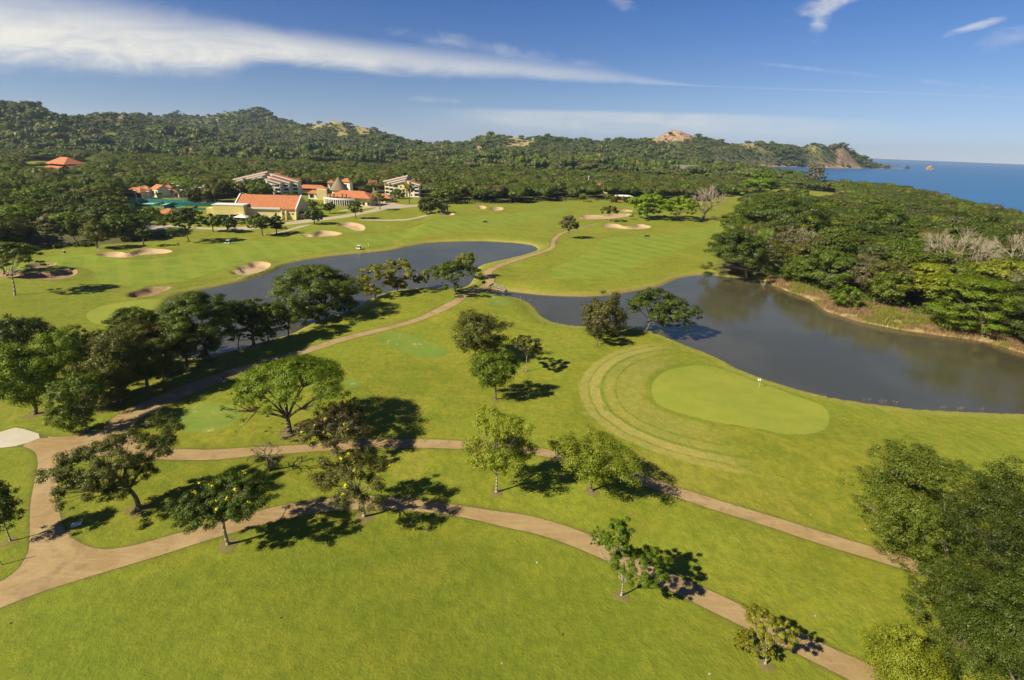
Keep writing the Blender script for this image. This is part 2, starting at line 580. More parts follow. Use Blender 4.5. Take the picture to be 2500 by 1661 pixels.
# ---- outlines of what lies in the turf
PATHS = {
    'path': [
        [(-160, 1540), (0, 1485), (54, 1462), (130, 1435), (244, 1400), (325, 1376), (407, 1351), (515, 1316), (600, 1292), (687, 1270), (770, 1252), (855, 1244), (960, 1243), (1061, 1252), (1150, 1266), (1240, 1289), (1308, 1302), (1390, 1330), (1485, 1370), (1600, 1424), (1710, 1479), (1797, 1522), (1890, 1568), (1972, 1609), (2074, 1660), (2180, 1715), (2340, 1725), (2172, 1648), (2137, 1629), (2016, 1576), (1930, 1535), (1840, 1493), (1737, 1443), (1628, 1395), (1482, 1325), (1444, 1307), (1363, 1278), (1281, 1256), (1200, 1247), (1150, 1238), (1061, 1226), (952, 1212), (912, 1211), (860, 1213), (790, 1218), (681, 1234), (608, 1256), (515, 1281), (434, 1302), (352, 1326), (285, 1340), (244, 1342), (203, 1331), (173, 1312), (157, 1294), (148, 1266), (140, 1231), (138, 1204), (143, 1160), (150, 1118), (140, 1090), (112, 1064), (49, 1088), (73, 1096), (89, 1106), (93, 1134), (88, 1160), (79, 1200), (73, 1240), (73, 1294), (72, 1335), (65, 1359), (41, 1395), (0, 1422), (-160, 1482)],
        [(112, 1064), (136, 1068), (190, 1063), (244, 1052), (298, 1032), (330, 1028), (324, 1050), (330, 1072), (345, 1088), (400, 1096), (460, 1097), (515, 1099), (600, 1093), (680, 1089), (752, 1086), (820, 1078), (885, 1074), (952, 1072), (1047, 1072), (1131, 1077), (1220, 1081), (1298, 1090), (1400, 1112), (1500, 1138), (1550, 1152), (1639, 1185), (1742, 1218), (1840, 1247), (1994, 1295), (2128, 1335), (2208, 1357), (2350, 1405), (2560, 1470), (2560, 1503), (2300, 1420), (2172, 1379), (1994, 1326), (1860, 1280), (1742, 1245), (1645, 1212), (1525, 1170), (1400, 1132), (1298, 1108), (1200, 1100), (1115, 1096), (1034, 1093), (898, 1094), (800, 1100), (717, 1106), (600, 1115), (515, 1124), (400, 1123), (300, 1113), (200, 1113), (150, 1119), (125, 1100)],
        [(244, 1053), (275, 1020), (305, 1002), (340, 985), (400, 960), (460, 935), (529, 912), (594, 893), (681, 866), (746, 851), (844, 820), (952, 796), (1034, 771), (1102, 736), (1123, 722), (1150, 708), (1172, 699), (1186, 690), (1184, 682), (1188, 676), (1183, 669), (1176, 665), (1191, 657), (1227, 641), (1281, 625), (1335, 609), (1346, 601), (1344, 588), (1356, 573), (1373, 565.5), (1417, 556), (1460, 543.5), (1464, 544.5), (1420, 558), (1382, 567.5), (1363, 579), (1354, 592), (1357, 603), (1341, 613), (1289, 629), (1241, 644), (1205, 660), (1199, 669), (1206, 677), (1207, 687), (1198, 698), (1180, 708), (1156, 718), (1142, 723), (1115, 747), (1034, 782), (952, 804), (844, 831), (763, 859), (681, 882), (600, 907), (542, 931), (470, 962), (407, 990), (355, 1015), (333, 1028), (322, 1050)],
    ],
    'concrete_slab': [[(-60, 1065), (0, 1055), (22, 1048), (43, 1043), (112, 1064), (49, 1088), (0, 1094), (-80, 1100)]],
    'road': [
        [(-80, 462), (0, 452), (30, 456), (70, 461), (90, 465), (90, 467.5), (60, 465), (25, 461), (0, 458), (-80, 468)],
        [(330, 548), (370, 551), (430, 555), (480, 560), (560, 562), (620, 561), (690, 551), (740, 545), (800, 537), (860, 529), (905, 520), (940, 512), (985, 508), (1010, 505), (1035, 503), (1035, 499), (985, 501), (960, 496), (955, 484), (940, 484), (930, 490), (910, 498), (875, 508), (830, 514), (820, 518), (900, 508), (925, 506), (900, 514), (850, 524), (760, 535), (700, 543), (640, 551), (560, 556), (490, 556), (400, 549), (345, 540), (330, 542)],
        [(725, 553), (760, 548), (757, 550), (730, 557), (690, 568), (640, 574), (640, 572.5), (688, 566)],
        [(875, 536), (960, 536.5), (1000, 535), (1040, 524), (1085, 512), (1086, 513.5), (1045, 527), (1003, 538), (960, 539.5), (875, 538)],
        [(345, 541), (420, 553), (400, 562), (365, 568), (350, 560)],
    ],
    'putting_green': [
        [(1590, 955), (1592, 938), (1600, 925), (1615, 912), (1640, 901), (1675, 894), (1715, 892), (1756, 899), (1800, 915), (1859, 937), (1905, 953), (1948, 969), (2000, 986), (2020, 1003), (2026, 1022), (2018, 1046), (1985, 1060), (1935, 1061), (1905, 1058), (1840, 1044), (1742, 1030), (1661, 1010), (1607, 990), (1595, 972)],
        [(209, 770), (225, 755), (271, 742), (352, 733), (407, 730), (440, 738), (425, 755), (380, 785), (298, 796), (240, 794), (215, 782)],
        [(1985, 478), (2010, 473), (2040, 475), (2042, 481), (2015, 483), (1990, 482)],
    ],
    'tee_box': [
        [(922, 824), (932, 814), (952, 811), (985, 814), (1020, 824), (1074, 845), (1102, 860), (1090, 871), (1050, 876), (1007, 868), (955, 845), (930, 836)],
        [(415, 1030), (418, 1018), (434, 1002), (474, 988), (529, 982), (565, 990), (590, 1005), (580, 1028), (550, 1045), (510, 1056), (461, 1056), (425, 1046)],
        [(838, 936), (850, 926), (866, 925), (882, 935), (870, 947), (850, 950)],
        [(1190, 738), (1196, 726), (1215, 722), (1240, 728), (1255, 737), (1245, 743), (1225, 747), (1205, 746)],
    ],
    'fairway': [
        [(-60, 650), (60, 632), (200, 620), (330, 640), (440, 624), (520, 600), (620, 586), (700, 590), (820, 588), (940, 572), (1060, 536), (1160, 526), (1260, 520), (1380, 505), (1400, 512), (1330, 530), (1250, 548), (1150, 560), (1040, 575), (930, 598), (850, 610), (700, 626), (640, 632), (560, 650), (500, 672), (430, 690), (300, 700), (230, 692), (235, 660), (160, 652), (-60, 700)],
        [(1332, 668), (1345, 655), (1400, 636), (1440, 612), (1462, 585), (1500, 578), (1560, 580), (1640, 574), (1700, 558), (1770, 540), (1780, 552), (1730, 580), (1690, 600), (1620, 625), (1550, 655), (1490, 676), (1420, 684), (1360, 682)],
    ],
    'sand_bunker': P_BUNKERS,
}
REG = []      # (kind, polygon)
for k, polys in PATHS.items():
    for p in polys:
        REG.append((k, gpoly(p, 1) if k != 'sand_bunker' else wpoly(p, 1)))
REG_POND = [POND1, POND2]
REEDS = gpoly([(1868, 686), (1889, 698), (1927, 713), (1966, 726), (1990, 738), (2013, 760), (2052, 770), (2082, 782), (2141, 794), (2194, 805), (2260, 814), (2319, 823), (2363, 827), (2423, 839), (2482, 859), (2600, 890), (2700, 880), (2560, 840), (2482, 825), (2400, 800), (2300, 795), (2250, 770), (2180, 745), (2100, 738), (2040, 735), (2000, 712), (1940, 690), (1900, 675), (1878, 672)], 1)

OPEN_PX = [(-500, 690), (-100, 632), (0, 618), (100, 608), (240, 600), (370, 592), (440, 578), (400, 566), (352, 548), (330, 530), (305, 512), (300, 496), (306, 482), (330, 476), (425, 474), (440, 494), (500, 503), (528, 500), (545, 492), (560, 478), (640, 482), (724, 482), (742, 468), (800, 466), (905, 470), (930, 478), (1035, 478), (1046, 500), (1020, 516), (1060, 516), (1100, 497), (1140, 491), (1200, 499), (1262, 499), (1300, 493), (1400, 488), (1540, 487), (1600, 490), (1700, 492), (1760, 482), (1815, 478), (1812, 500), (1805, 520), (1785, 560), (1765, 610), (1742, 655), (1738, 671), (1840, 680), (1880, 668), (1910, 676), (1995, 706), (2052, 738), (2141, 752), (2260, 778), (2363, 798), (2482, 828), (2600, 860), (2950, 980)]
op = [hit(a, b)[:2] for a, b in OPEN_PX]
OPEN = np.array(op + [(400, -300), (-500, -300)])
CLEAR = [gpoly(p, 0) for p in (
    [(1850, 474), (1900, 458), (1960, 464), (2040, 472), (2048, 484), (2030, 502), (1960, 504), (1900, 490), (1850, 500), (1815, 500)],
    [(566, 372), (590, 368), (612, 374), (606, 388), (598, 398), (578, 398), (568, 388)],
    [(425, 374), (440, 372), (448, 384), (440, 394), (425, 390)],
    [(200, 398), (225, 400), (240, 412), (215, 412)],
    [(-40, 390), (50, 393), (52, 400), (-40, 400)],
    [(1080, 424), (1130, 418), (1170, 412), (1178, 420), (1165, 428), (1100, 430)],
    [(-60, 455), (90, 462), (80, 470), (-60, 474)],
    [(60, 392), (215, 398), (190, 416), (70, 416)],
)]
print('polys ok')
# ------------------------------------------------------------------ ground mesh (one sheet, cut along every outline)


def build_ground():
    pts, edges = [], []

    def loop(poly, step=None):
        p = [tuple(q) for q in poly]
        b = len(pts)
        pts.extend(p)
        n = len(p)
        edges.extend((b + i, b + (i + 1) % n) for i in range(n))
    for k, p in REG:
        loop(p)
    for p in REG_POND:
        loop(p)
    loop(REEDS)
    G1 = REG[[k for k, _ in REG].index('putting_green')][1]
    nG = np.roll(G1, -1, 0) - np.roll(G1, 1, 0)
    nG = np.stack([nG[:, 1], -nG[:, 0]], 1) / np.hypot(nG[:, 0], nG[:, 1])[:, None]
    if inside(np.array([G1[0, 0] + nG[0, 0]]), np.array([G1[0, 1] + nG[0, 1]]), G1)[0]:
        nG = -nG
    for o_ in (0.3, 0.95, 1.3, 7.4, 7.75, 8.2, 10.2, 10.5, 11.0, 11.3, 12.9, 13.2, 13.6, 13.9, 15.4, 15.8):
        rg_ = G1 + nG * o_
        rg_ = rg_[(sdist(rg_[:, 0], rg_[:, 1], POND2) > 2.0)]
        ins_ = np.linalg.norm(np.diff(rg_, axis=0), axis=1) < 12
        b_ = len(pts)
        pts.extend(tuple(q) for q in rg_)
        edges.extend((b_ + i, b_ + i + 1) for i in range(len(rg_) - 1) if ins_[i])
    # scattered points, finer near the camera
    gx, gy = [], []
    y = -60.0
    row = 0
    while y < 4300:
        d = max(abs(y), 45)
        s = max(1.7, d * 0.0135)
        if y > 520:
            s = 7 + (y - 520) * 0.0095
        xw = 1.12 * max(y, 0) + 90
        xs = np.arange(-xw, xw, s) + (row % 2) * s / 2
        gx.append(xs + RNG.uniform(-0.18, 0.18, xs.size) * s)
        gy.append(np.full(xs.size, y) + RNG.uniform(-0.18, 0.18, xs.size) * s)
        y += s * 0.87
        row += 1
    gx, gy = np.concatenate(gx), np.concatenate(gy)
    # extra rows beside pond banks and bunkers
    ex = []
    for p in REG_POND:
        nrm = np.roll(p, -1, 0) - np.roll(p, 1, 0)
        nrm = np.stack([nrm[:, 1], -nrm[:, 0]], 1) / np.maximum(np.hypot(nrm[:, 0], nrm[:, 1]), 1e-6)[:, None]
        for o in (-2.4, -1.2, 0.7, 1.5, 3.0, 5.5, 9.0):
            ex.append(p + nrm * o)
            ex.append((p + np.roll(p, -1, 0)) / 2 + nrm * o)
    for p in BUNKERS:
        c = p.mean(0)
        lo, hi = p.min(0) - 3, p.max(0) + 3
        s = max(0.9, c[1] * 0.0045)
        a, b = np.meshgrid(np.arange(lo[0], hi[0], s), np.arange(lo[1], hi[1], s))
        ex.append(np.stack([a.ravel(), b.ravel()], 1) + RNG.uniform(-0.2, 0.2, (a.size, 2)) * s)
    G1 = REG[[k for k, _ in REG].index('putting_green')][1]
    ex = np.concatenate(ex)
    gx, gy = np.concatenate([gx, ex[:, 0]]), np.concatenate([gy, ex[:, 1]])
    # far border
    bx = [(-9000, -400), (9000, -400), (9000, 9000), (-9000, 9000)]
    allp = [Vector(p) for p in pts] + [Vector((float(a), float(b))) for a, b in zip(gx, gy)] + [Vector(b) for b in ((-6500, -400), (700, -400), (2800, 4600), (-6500, 4600), (-6500, 2000), (-3000, 600), (-800, 0))]
    res = delaunay_2d_cdt(allp, edges, [], 0, 1e-4)
    v = np.array([tuple(q) for q in res[0]])
    f = np.array([tuple(q) for q in res[2] if len(q) == 3])
    return v, f


gv, gf = build_ground()
gz = height(gv[:, 0], gv[:, 1])
_p3 = np.column_stack([gv, gz])
_fn = np.cross(_p3[gf[:, 1]] - _p3[gf[:, 0]], _p3[gf[:, 2]] - _p3[gf[:, 0]])
gn = np.zeros_like(_p3)
for _i in range(3):
    np.add.at(gn, gf[:, _i], _fn)
gn *= np.sign(gn[:, 2:3] + 1e-12)
gn /= np.linalg.norm(gn, axis=1)[:, None]

# ---- attributes that steer the turf material
X, Y = gv[:, 0], gv[:, 1]
so = sdist(X, Y, OPEN)
wood = sstep(-1, 5, so)                                   # ground under trees: litter
for c in CLEAR:
    wood = wood * sstep(-1, 4, sdist(X, Y, c))
hgt = hills(X, Y)
G1 = REG[[k for k, _ in REG].index('putting_green')][1]
dG = sdist(X, Y, G1)
PATCH = []                                                # dry grass and bare rock on the hills: (world polygon, kind)


def patch(pts, kind):
    PATCH.append((gpoly(pts, 1), kind))


patch([(775, 296), (800, 290), (812, 289), (830, 300), (845, 318), (838, 326), (815, 304), (790, 304), (765, 320), (762, 312)], 'dry')
patch([(868, 302), (900, 310), (905, 326), (890, 336), (872, 342), (880, 325), (860, 308)], 'dry')
patch([(830, 322), (850, 326), (845, 334), (822, 334)], 'dry')
patch([(1205, 337), (1240, 331), (1285, 333), (1300, 340), (1280, 345), (1240, 340), (1215, 345)], 'dry')
patch([(1232, 356), (1250, 345), (1280, 340), (1305, 345), (1300, 352), (1280, 360), (1245, 359)], 'dry')
patch([(1305, 336), (1325, 333), (1330, 338), (1310, 341)], 'dry')
patch([(1420, 334), (1445, 334), (1460, 340), (1430, 340)], 'dry')
patch([(1480, 340), (1530, 339), (1575, 334), (1580, 340), (1530, 344), (1485, 344)], 'dry')
patch([(1575, 340), (1606, 328), (1630, 317), (1655, 311), (1675, 316), (1696, 328), (1700, 338), (1670, 345), (1620, 348), (1585, 346)], 'rock')
patch([(2032, 366), (2052, 364), (2072, 378), (2088, 392), (2102, 411), (2060, 411), (2022, 409), (2040, 398), (2046, 384), (2028, 374)], 'rock')
patch([(1990, 350), (2010, 346), (2022, 350), (2000, 354)], 'dry')
patch([(2075, 357), (2100, 362), (2105, 369), (2085, 366)], 'dry')
patch([(1822, 352), (1850, 350), (1845, 358), (1825, 360)], 'dry')
patch([(292, 284), (310, 280), (318, 284), (300, 296), (288, 292)], 'dry')
patch([(284, 302), (298, 298), (300, 306), (288, 310)], 'dry')
patch([(345, 316), (360, 308), (378, 312), (384, 322), (360, 326), (345, 324)], 'grass')
patch([(255, 326), (275, 322), (290, 330), (262, 334)], 'grass')
patch([(175, 262), (195, 266), (192, 276), (176, 272)], 'dry')
patch([(588, 264), (600, 260), (604, 272), (590, 274)], 'dry')
patch([(635, 356), (660, 352), (690, 360), (680, 368), (650, 366)], 'dry')
patch([(700, 366), (730, 364), (735, 370), (705, 372)], 'dry')
patch([(505, 346), (540, 344), (560, 350), (520, 352)], 'dry')
patch([(765, 408), (800, 404), (810, 412), (780, 416)], 'grass')
patch([(1048, 346), (1062, 346), (1064, 354), (1050, 356)], 'dry')
dry = np.zeros_like(X)
rock = np.zeros_like(X)
for p, k in PATCH:
    w = sstep(12, -6, sdist(X, Y, p)) * (Y > 350)
    if k == 'dry':
        dry = np.maximum(dry, w)
    elif k == 'rock':
        rock = np.maximum(rock, w)
    wood = wood * (1 - w)
openh = sstep(0.16, 0.42, fbm(X / 95.0 + 70, Y / 95.0 + 3, 3)) * sstep(45, 95, hgt)
dry = np.maximum(dry, 0.55 * openh)
wood = wood * (1 - 0.6 * openh)
# steep sea cliffs are bare rock too
sc_ = sdist(X, Y, COAST)
rock = np.maximum(rock, sstep(-26, -8, sc_) * sstep(1200, 1600, Y))
# mown rings round the big green
_a, _b = flat(1680, 1072), flat(1860, 1110)
wst = sstep(_b[0], _a[0], X) * (Y < 140)
dry = np.maximum(dry, wst * (0.55 * sstep(11.2, 11.3, dG) * sstep(13.25, 13.2, dG) + 0.42 * sstep(13.85, 13.9, dG) * sstep(15.8, 15.4, dG) + 0.28 * sstep(8.15, 8.2, dG) * sstep(10.25, 10.2, dG) + 0.25 * sstep(1.3, 1.5, dG) * sstep(7.5, 7.4, dG)))
ring = 1.0 * sstep(10.2, 10.5, dG) * sstep(11.3, 11.0, dG)
ring = np.maximum(ring, 0.55 * sstep(13.2, 13.25, dG) * sstep(13.9, 13.6, dG))
ring = np.maximum(ring, 0.5 * sstep(7.4, 7.75, dG) * sstep(8.2, 7.8, dG))
ring = np.maximum(0.62 * ring * wst, 0.35 * sstep(0.0, 0.3, dG) * sstep(1.3, 0.95, dG))
near_bank = sstep(5, 1.0, np.minimum(sdist(X, Y, POND1), sdist(X, Y, POND2))) * (Y < 480)
dry = np.maximum(dry, 0.45 * near_bank)
bluff = sstep(2.2, 0.6, sdist(X, Y, POND2)) * (Y > 150) * (X > -40) * (X < 90)
yel = np.clip(0.5 + 0.5 * fbm(X / 60 + 9, Y / 60, 3), 0, 1)
LOWP = REG[0][1]
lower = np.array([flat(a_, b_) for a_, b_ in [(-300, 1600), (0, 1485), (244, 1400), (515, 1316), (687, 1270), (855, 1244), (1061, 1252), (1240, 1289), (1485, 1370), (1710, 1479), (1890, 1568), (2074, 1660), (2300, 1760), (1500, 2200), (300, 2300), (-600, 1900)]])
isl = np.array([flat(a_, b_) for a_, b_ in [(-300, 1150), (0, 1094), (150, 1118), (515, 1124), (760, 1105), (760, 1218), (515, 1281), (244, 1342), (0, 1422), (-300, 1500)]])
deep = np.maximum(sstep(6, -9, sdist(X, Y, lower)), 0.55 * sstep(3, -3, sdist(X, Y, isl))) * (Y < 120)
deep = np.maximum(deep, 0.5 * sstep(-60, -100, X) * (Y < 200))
edge = np.zeros_like(X)
for k_, p_ in REG:
    if k_ in ('path', 'concrete_slab', 'sand_bunker'):
        lo_, hi_ = p_.min(0) - 3, p_.max(0) + 3
        m_ = (X > lo_[0]) & (X < hi_[0]) & (Y > lo_[1]) & (Y < hi_[1])
        edge[m_] = np.maximum(edge[m_], sstep(0.8, 0.0, np.abs(sdist(X[m_], Y[m_], p_))))
ATTR = {'edge': edge, 'deep': deep, 'wood': wood, 'dry': dry, 'rock': rock, 'ring': ring, 'bluff': np.maximum(bluff, 0), 'hill': sstep(2, 14, hgt)}

# ---- sort the triangles into regions
cen = gv[gf].mean(1)
owner = np.full(len(gf), -1)
for i, (k, p) in enumerate(REG):
    lo, hi = p.min(0), p.max(0)
    m = (cen[:, 0] > lo[0]) & (cen[:, 0] < hi[0]) & (cen[:, 1] > lo[1]) & (cen[:, 1] < hi[1])
    idx = np.nonzero(m)[0]
    ins = inside(cen[idx, 0], cen[idx, 1], p)
    idx = idx[ins]
    if k in ('path', 'concrete_slab', 'sand_bunker', 'putting_green', 'tee_box', 'road'):
        owner[idx] = i
    else:
        owner[idx[owner[idx] < 0]] = i
reed_idx = len(REG)
ii = inside(cen[:, 0], cen[:, 1], REEDS) & (owner < 0)
owner[ii] = reed_idx


def ground_part(name, mask, material):
    f = gf[mask]
    used, inv = np.unique(f, return_inverse=True)
    v = np.column_stack([gv[used], gz[used]])
    o = mesh_from(name, v, inv.reshape(f.shape), material, None, True)
    me = o.data
    me.normals_split_custom_set_from_vertices(gn[used].tolist())
    for k, a in ATTR.items():
        at_ = me.attributes.new(k, 'FLOAT', 'POINT')
        at_.data.foreach_set('value', a[used].astype(np.float32))
    o['kind'] = 'structure'
    return o


# ---- materials of the ground


def attr(t, n):
    a = N(t, 'ShaderNodeAttribute')
    a.attribute_name = n
    return a.outputs['Fac']


def ground_mat(name, kind):
    m = bpy.data.materials.new(name)
    m.use_nodes = True
    t = m.node_tree
    b = t.nodes['Principled BSDF']
    b.inputs['Roughness'].default_value = 0.85
    b.inputs['Specular IOR Level'].default_value = 0.12
    P = N(t, 'ShaderNodeNewGeometry').outputs['Position']
    big = NOISE(t, P, 0.022, 5, 0.6)
    mid = NOISE(t, VMUL(t, P, (1, 1.6, 1)), 0.11, 4, 0.62, 0.4)
    fine = NOISE(t, P, 0.75, 5, 0.72)
    tuft = NOISE(t, P, 3.4, 3, 0.75)
    dist_fine = M_(t, 'MULTIPLY_ADD', fine, 0.6, M_(t, 'MULTIPLY', tuft, 0.4))
    if kind == 'turf' or kind == 'fairway' or kind == 'green' or kind == 'tee':
        if kind == 'turf':
            c = MIX(t, MR(t, mid, 0.33, 0.66), (0.170, 0.186, 0.013), (0.258, 0.236, 0.020))
            c = MIX(t, MR(t, big, 0.40, 0.62), c, (0.235, 0.255, 0.021))
            c = MIX(t, MR(t, NOISE(t, VMUL(t, P, (1, 1.4, 1)), 0.38, 5, 0.65, 0.5), 0.46, 0.66, 0, 0.5), c, (0.285, 0.262, 0.030))
            c = MIX(t, MR(t, NOISE(t, VMUL(t, P, (1.3, 1, 1)), 0.27, 5, 0.65, 0.3), 0.50, 0.70, 0, 0.55), c, (0.120, 0.160, 0.010))
            c = MIX(t, MR(t, NOISE(t, P, 0.045, 3, 0.5, 1.0), 0.55, 0.72, 0, 0.55), c, (0.32, 0.265, 0.038))
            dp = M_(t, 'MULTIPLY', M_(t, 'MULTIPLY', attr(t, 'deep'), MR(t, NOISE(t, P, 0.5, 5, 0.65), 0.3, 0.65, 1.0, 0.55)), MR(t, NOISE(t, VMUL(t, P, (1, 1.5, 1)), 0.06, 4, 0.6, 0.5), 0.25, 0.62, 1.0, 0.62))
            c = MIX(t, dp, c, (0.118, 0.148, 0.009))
            c = MIX(t, MR(t, NOISE(t, P, 0.031, 4, 0.55, 0.8), 0.54, 0.70, 0, 0.5), c, (0.150, 0.195, 0.013))
        elif kind == 'fairway':
            c = MIX(t, MR(t, mid, 0.33, 0.66), (0.150, 0.205, 0.017), (0.215, 0.245, 0.024))
            # mower passes
            mp = N(t, 'ShaderNodeMapping'); t.links.new(P, mp.inputs[0]); mp.inputs['Rotation'].default_value = (0, 0, math.radians(52))
            w = N(t, 'ShaderNodeTexWave'); w.bands_direction = 'Y'; w.inputs['Scale'].default_value = 0.030; w.inputs['Distortion'].default_value = 0.6; w.inputs['Detail'].default_value = 1; w.inputs['Detail Scale'].default_value = 0.4
            t.links.new(mp.outputs[0], w.inputs[0])
            c = MIX(t, MR(t, w.outputs['Fac'], 0.55, 0.85, 0, 0.42), c, (0.250, 0.270, 0.032))
        elif kind == 'green':
            c = MIX(t, MR(t, mid, 0.3, 0.7), (0.205, 0.235, 0.026), (0.255, 0.262, 0.034))
        else:
            c = MIX(t, MR(t, mid, 0.3, 0.7), (0.135, 0.195, 0.026), (0.185, 0.230, 0.034))
            dv = NOISE(t, P, 0.32, 7, 0.7, 0.6)
            c = MIX(t, MR(t, dv, 0.585, 0.66), c, (0.40, 0.33, 0.12))
        k = {'turf': 0.62, 'fairway': 0.36, 'green': 0.14, 'tee': 0.2}[kind]
        c = MIX(t, MR(t, dist_fine, 0.30, 0.70, k, 0.0), c, (0.075, 0.105, 0.010))
        if kind in ('turf', 'fairway'):
            c = MIX(t, M_(t, 'MULTIPLY', attr(t, 'dry'), MR(t, dist_fine, 0.25, 0.6, 0.55, 1.0)), c, (0.36, 0.29, 0.095))
            c = MIX(t, M_(t, 'MULTIPLY', attr(t, 'ring'), 0.62), c, (0.10, 0.16, 0.020))
        if kind == 'turf':
            eg = M_(t, 'POWER', attr(t, 'edge'), 2.5)
            c = MIX(t, M_(t, 'MULTIPLY', eg, MR(t, dist_fine, 0.3, 0.6, 0.35, 1.0)), c, (0.095, 0.085, 0.022))
            lit = MIX(t, MR(t, fine, 0.35, 0.65), (0.070, 0.075, 0.022), (0.125, 0.105, 0.045))
            c = MIX(t, attr(t, 'wood'), c, lit)
            hillg = MIX(t, MR(t, mid, 0.35, 0.65), (0.070, 0.090, 0.022), (0.135, 0.135, 0.040))
            c = MIX(t, M_(t, 'MULTIPLY', attr(t, 'hill'), attr(t, 'wood')), c, hillg)
            c = MIX(t, M_(t, 'MULTIPLY', attr(t, 'hill'), attr(t, 'dry')), c, MIX(t, MR(t, big, 0.3, 0.7), (0.36, 0.28, 0.10), (0.26, 0.23, 0.075)))
            rk = MIX(t, MR(t, NOISE(t, P, 0.05, 8, 0.7), 0.35, 0.65), (0.20, 0.115, 0.07), (0.40, 0.27, 0.15))
            c = MIX(t, attr(t, 'rock'), c, rk)
            c = MIX(t, M_(t, 'MULTIPLY', attr(t, 'bluff'), MR(t, fine, 0.3, 0.6)), c, (0.22, 0.145, 0.055))
        bs = {'turf': 0.85, 'fairway': 0.5, 'green': 0.12, 'tee': 0.2}[kind]
    elif kind == 'path':
        c = MIX(t, MR(t, mid, 0.3, 0.7), (0.285, 0.190, 0.078), (0.36, 0.255, 0.118))
        c = MIX(t, MR(t, dist_fine, 0.35, 0.65, 0.30, 0.0), c, (0.21, 0.135, 0.055))
        c = MIX(t, MR(t, NOISE(t, P, 0.16, 5, 0.7, 1.5), 0.50, 0.68, 0.0, 0.6), c, (0.185, 0.125, 0.062))
        c = MIX(t, MR(t, NOISE(t, VMUL(t, P, (0.25, 2.2, 1)), 0.9, 4, 0.6, 0.2), 0.5, 0.7, 0.0, 0.35), c, (0.42, 0.31, 0.17))
        bs = 0.25
    elif kind == 'slab':
        c = MIX(t, MR(t, mid, 0.3, 0.7), (0.42, 0.37, 0.26), (0.50, 0.45, 0.33))
        bs = 0.15
    elif kind == 'road':
        c = MIX(t, MR(t, mid, 0.3, 0.7), (0.34, 0.28, 0.18), (0.42, 0.35, 0.23))
        bs = 0.15
    elif kind == 'sand':
        c = MIX(t, MR(t, fine, 0.3, 0.7), (0.37, 0.255, 0.13), (0.46, 0.33, 0.18))
        c = MIX(t, MR(t, mid, 0.45, 0.7, 0, 0.5), c, (0.29, 0.19, 0.09))
        bs = 0.35
    elif kind == 'brown_shade_sand':  # wet brown sand, with the trees' shade painted into the same colour
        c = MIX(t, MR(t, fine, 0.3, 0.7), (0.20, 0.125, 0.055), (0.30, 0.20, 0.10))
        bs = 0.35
    elif kind == 'reedbed':
        c = MIX(t, MR(t, fine, 0.3, 0.7), (0.33, 0.24, 0.10), (0.18, 0.14, 0.055))
        bs = 0.8
    t.links.new(c, b.inputs['Base Color'])
    bn = N(t, 'ShaderNodeBump')
    bn.inputs['Strength'].default_value = bs
    bn.inputs['Distance'].default_value = 0.25
    hgt_ = M_(t, 'MULTIPLY_ADD', tuft, 0.35, fine)
    t.links.new(hgt_, bn.inputs['Height'])
    t.links.new(bn.outputs[0], b.inputs['Normal'])
    return m


GM = {k: ground_mat('ground_' + k, k) for k in ('turf', 'fairway', 'green', 'tee', 'path', 'slab', 'road', 'sand', 'brown_shade_sand', 'reedbed')}
KM = {'path': 'path', 'concrete_slab': 'slab', 'road': 'road', 'putting_green': 'green', 'tee_box': 'tee', 'fairway': 'fairway', 'sand_bunker': 'sand'}
ground_part('grass_ground', owner == -1, GM['turf'])
done = set()
for i, (k, p) in enumerate(REG):
    if k in ('path', 'road'):
        if k not in done:
            done.add(k)
            ids = [j for j, (kk, _) in enumerate(REG) if kk == k]
            ground_part(k, np.isin(owner, ids), GM[KM[k]])
        continue
    if (owner == i).any():
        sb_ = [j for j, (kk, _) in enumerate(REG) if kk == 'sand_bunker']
        ground_part(k, owner == i, GM['brown_shade_sand' if k == 'sand_bunker' and sb_.index(i) in (2, 3, 4) else KM[k]])
ground_part('reed_bank', owner == reed_idx, GM['reedbed'])

# ---- water


def water_mat(name, col, rough, bsc, bst, stretch=(1, 1, 1), col2=None):
    m = bpy.data.materials.new(name)
    m.use_nodes = True
    t = m.node_tree
    b = t.nodes['Principled BSDF']
    b.inputs['Roughness'].default_value = rough
    b.inputs['IOR'].default_value = 1.33
    P = N(t, 'ShaderNodeNewGeometry').outputs['Position']
    if col2:
        t.links.new(MIX(t, MR(t, NOISE(t, VMUL(t, P, stretch), 0.004, 6, 0.6), 0.35, 0.65), col, col2), b.inputs['Base Color'])
    else:
        b.inputs['Base Color'].default_value = (*col, 1)
    bn = N(t, 'ShaderNodeBump')
    bn.inputs['Strength'].default_value = bst
    bn.inputs['Distance'].default_value = 0.1
    t.links.new(NOISE(t, VMUL(t, P, stretch), bsc, 6, 0.65, 0.3), bn.inputs['Height'])
    t.links.new(bn.outputs[0], b.inputs['Normal'])
    return m


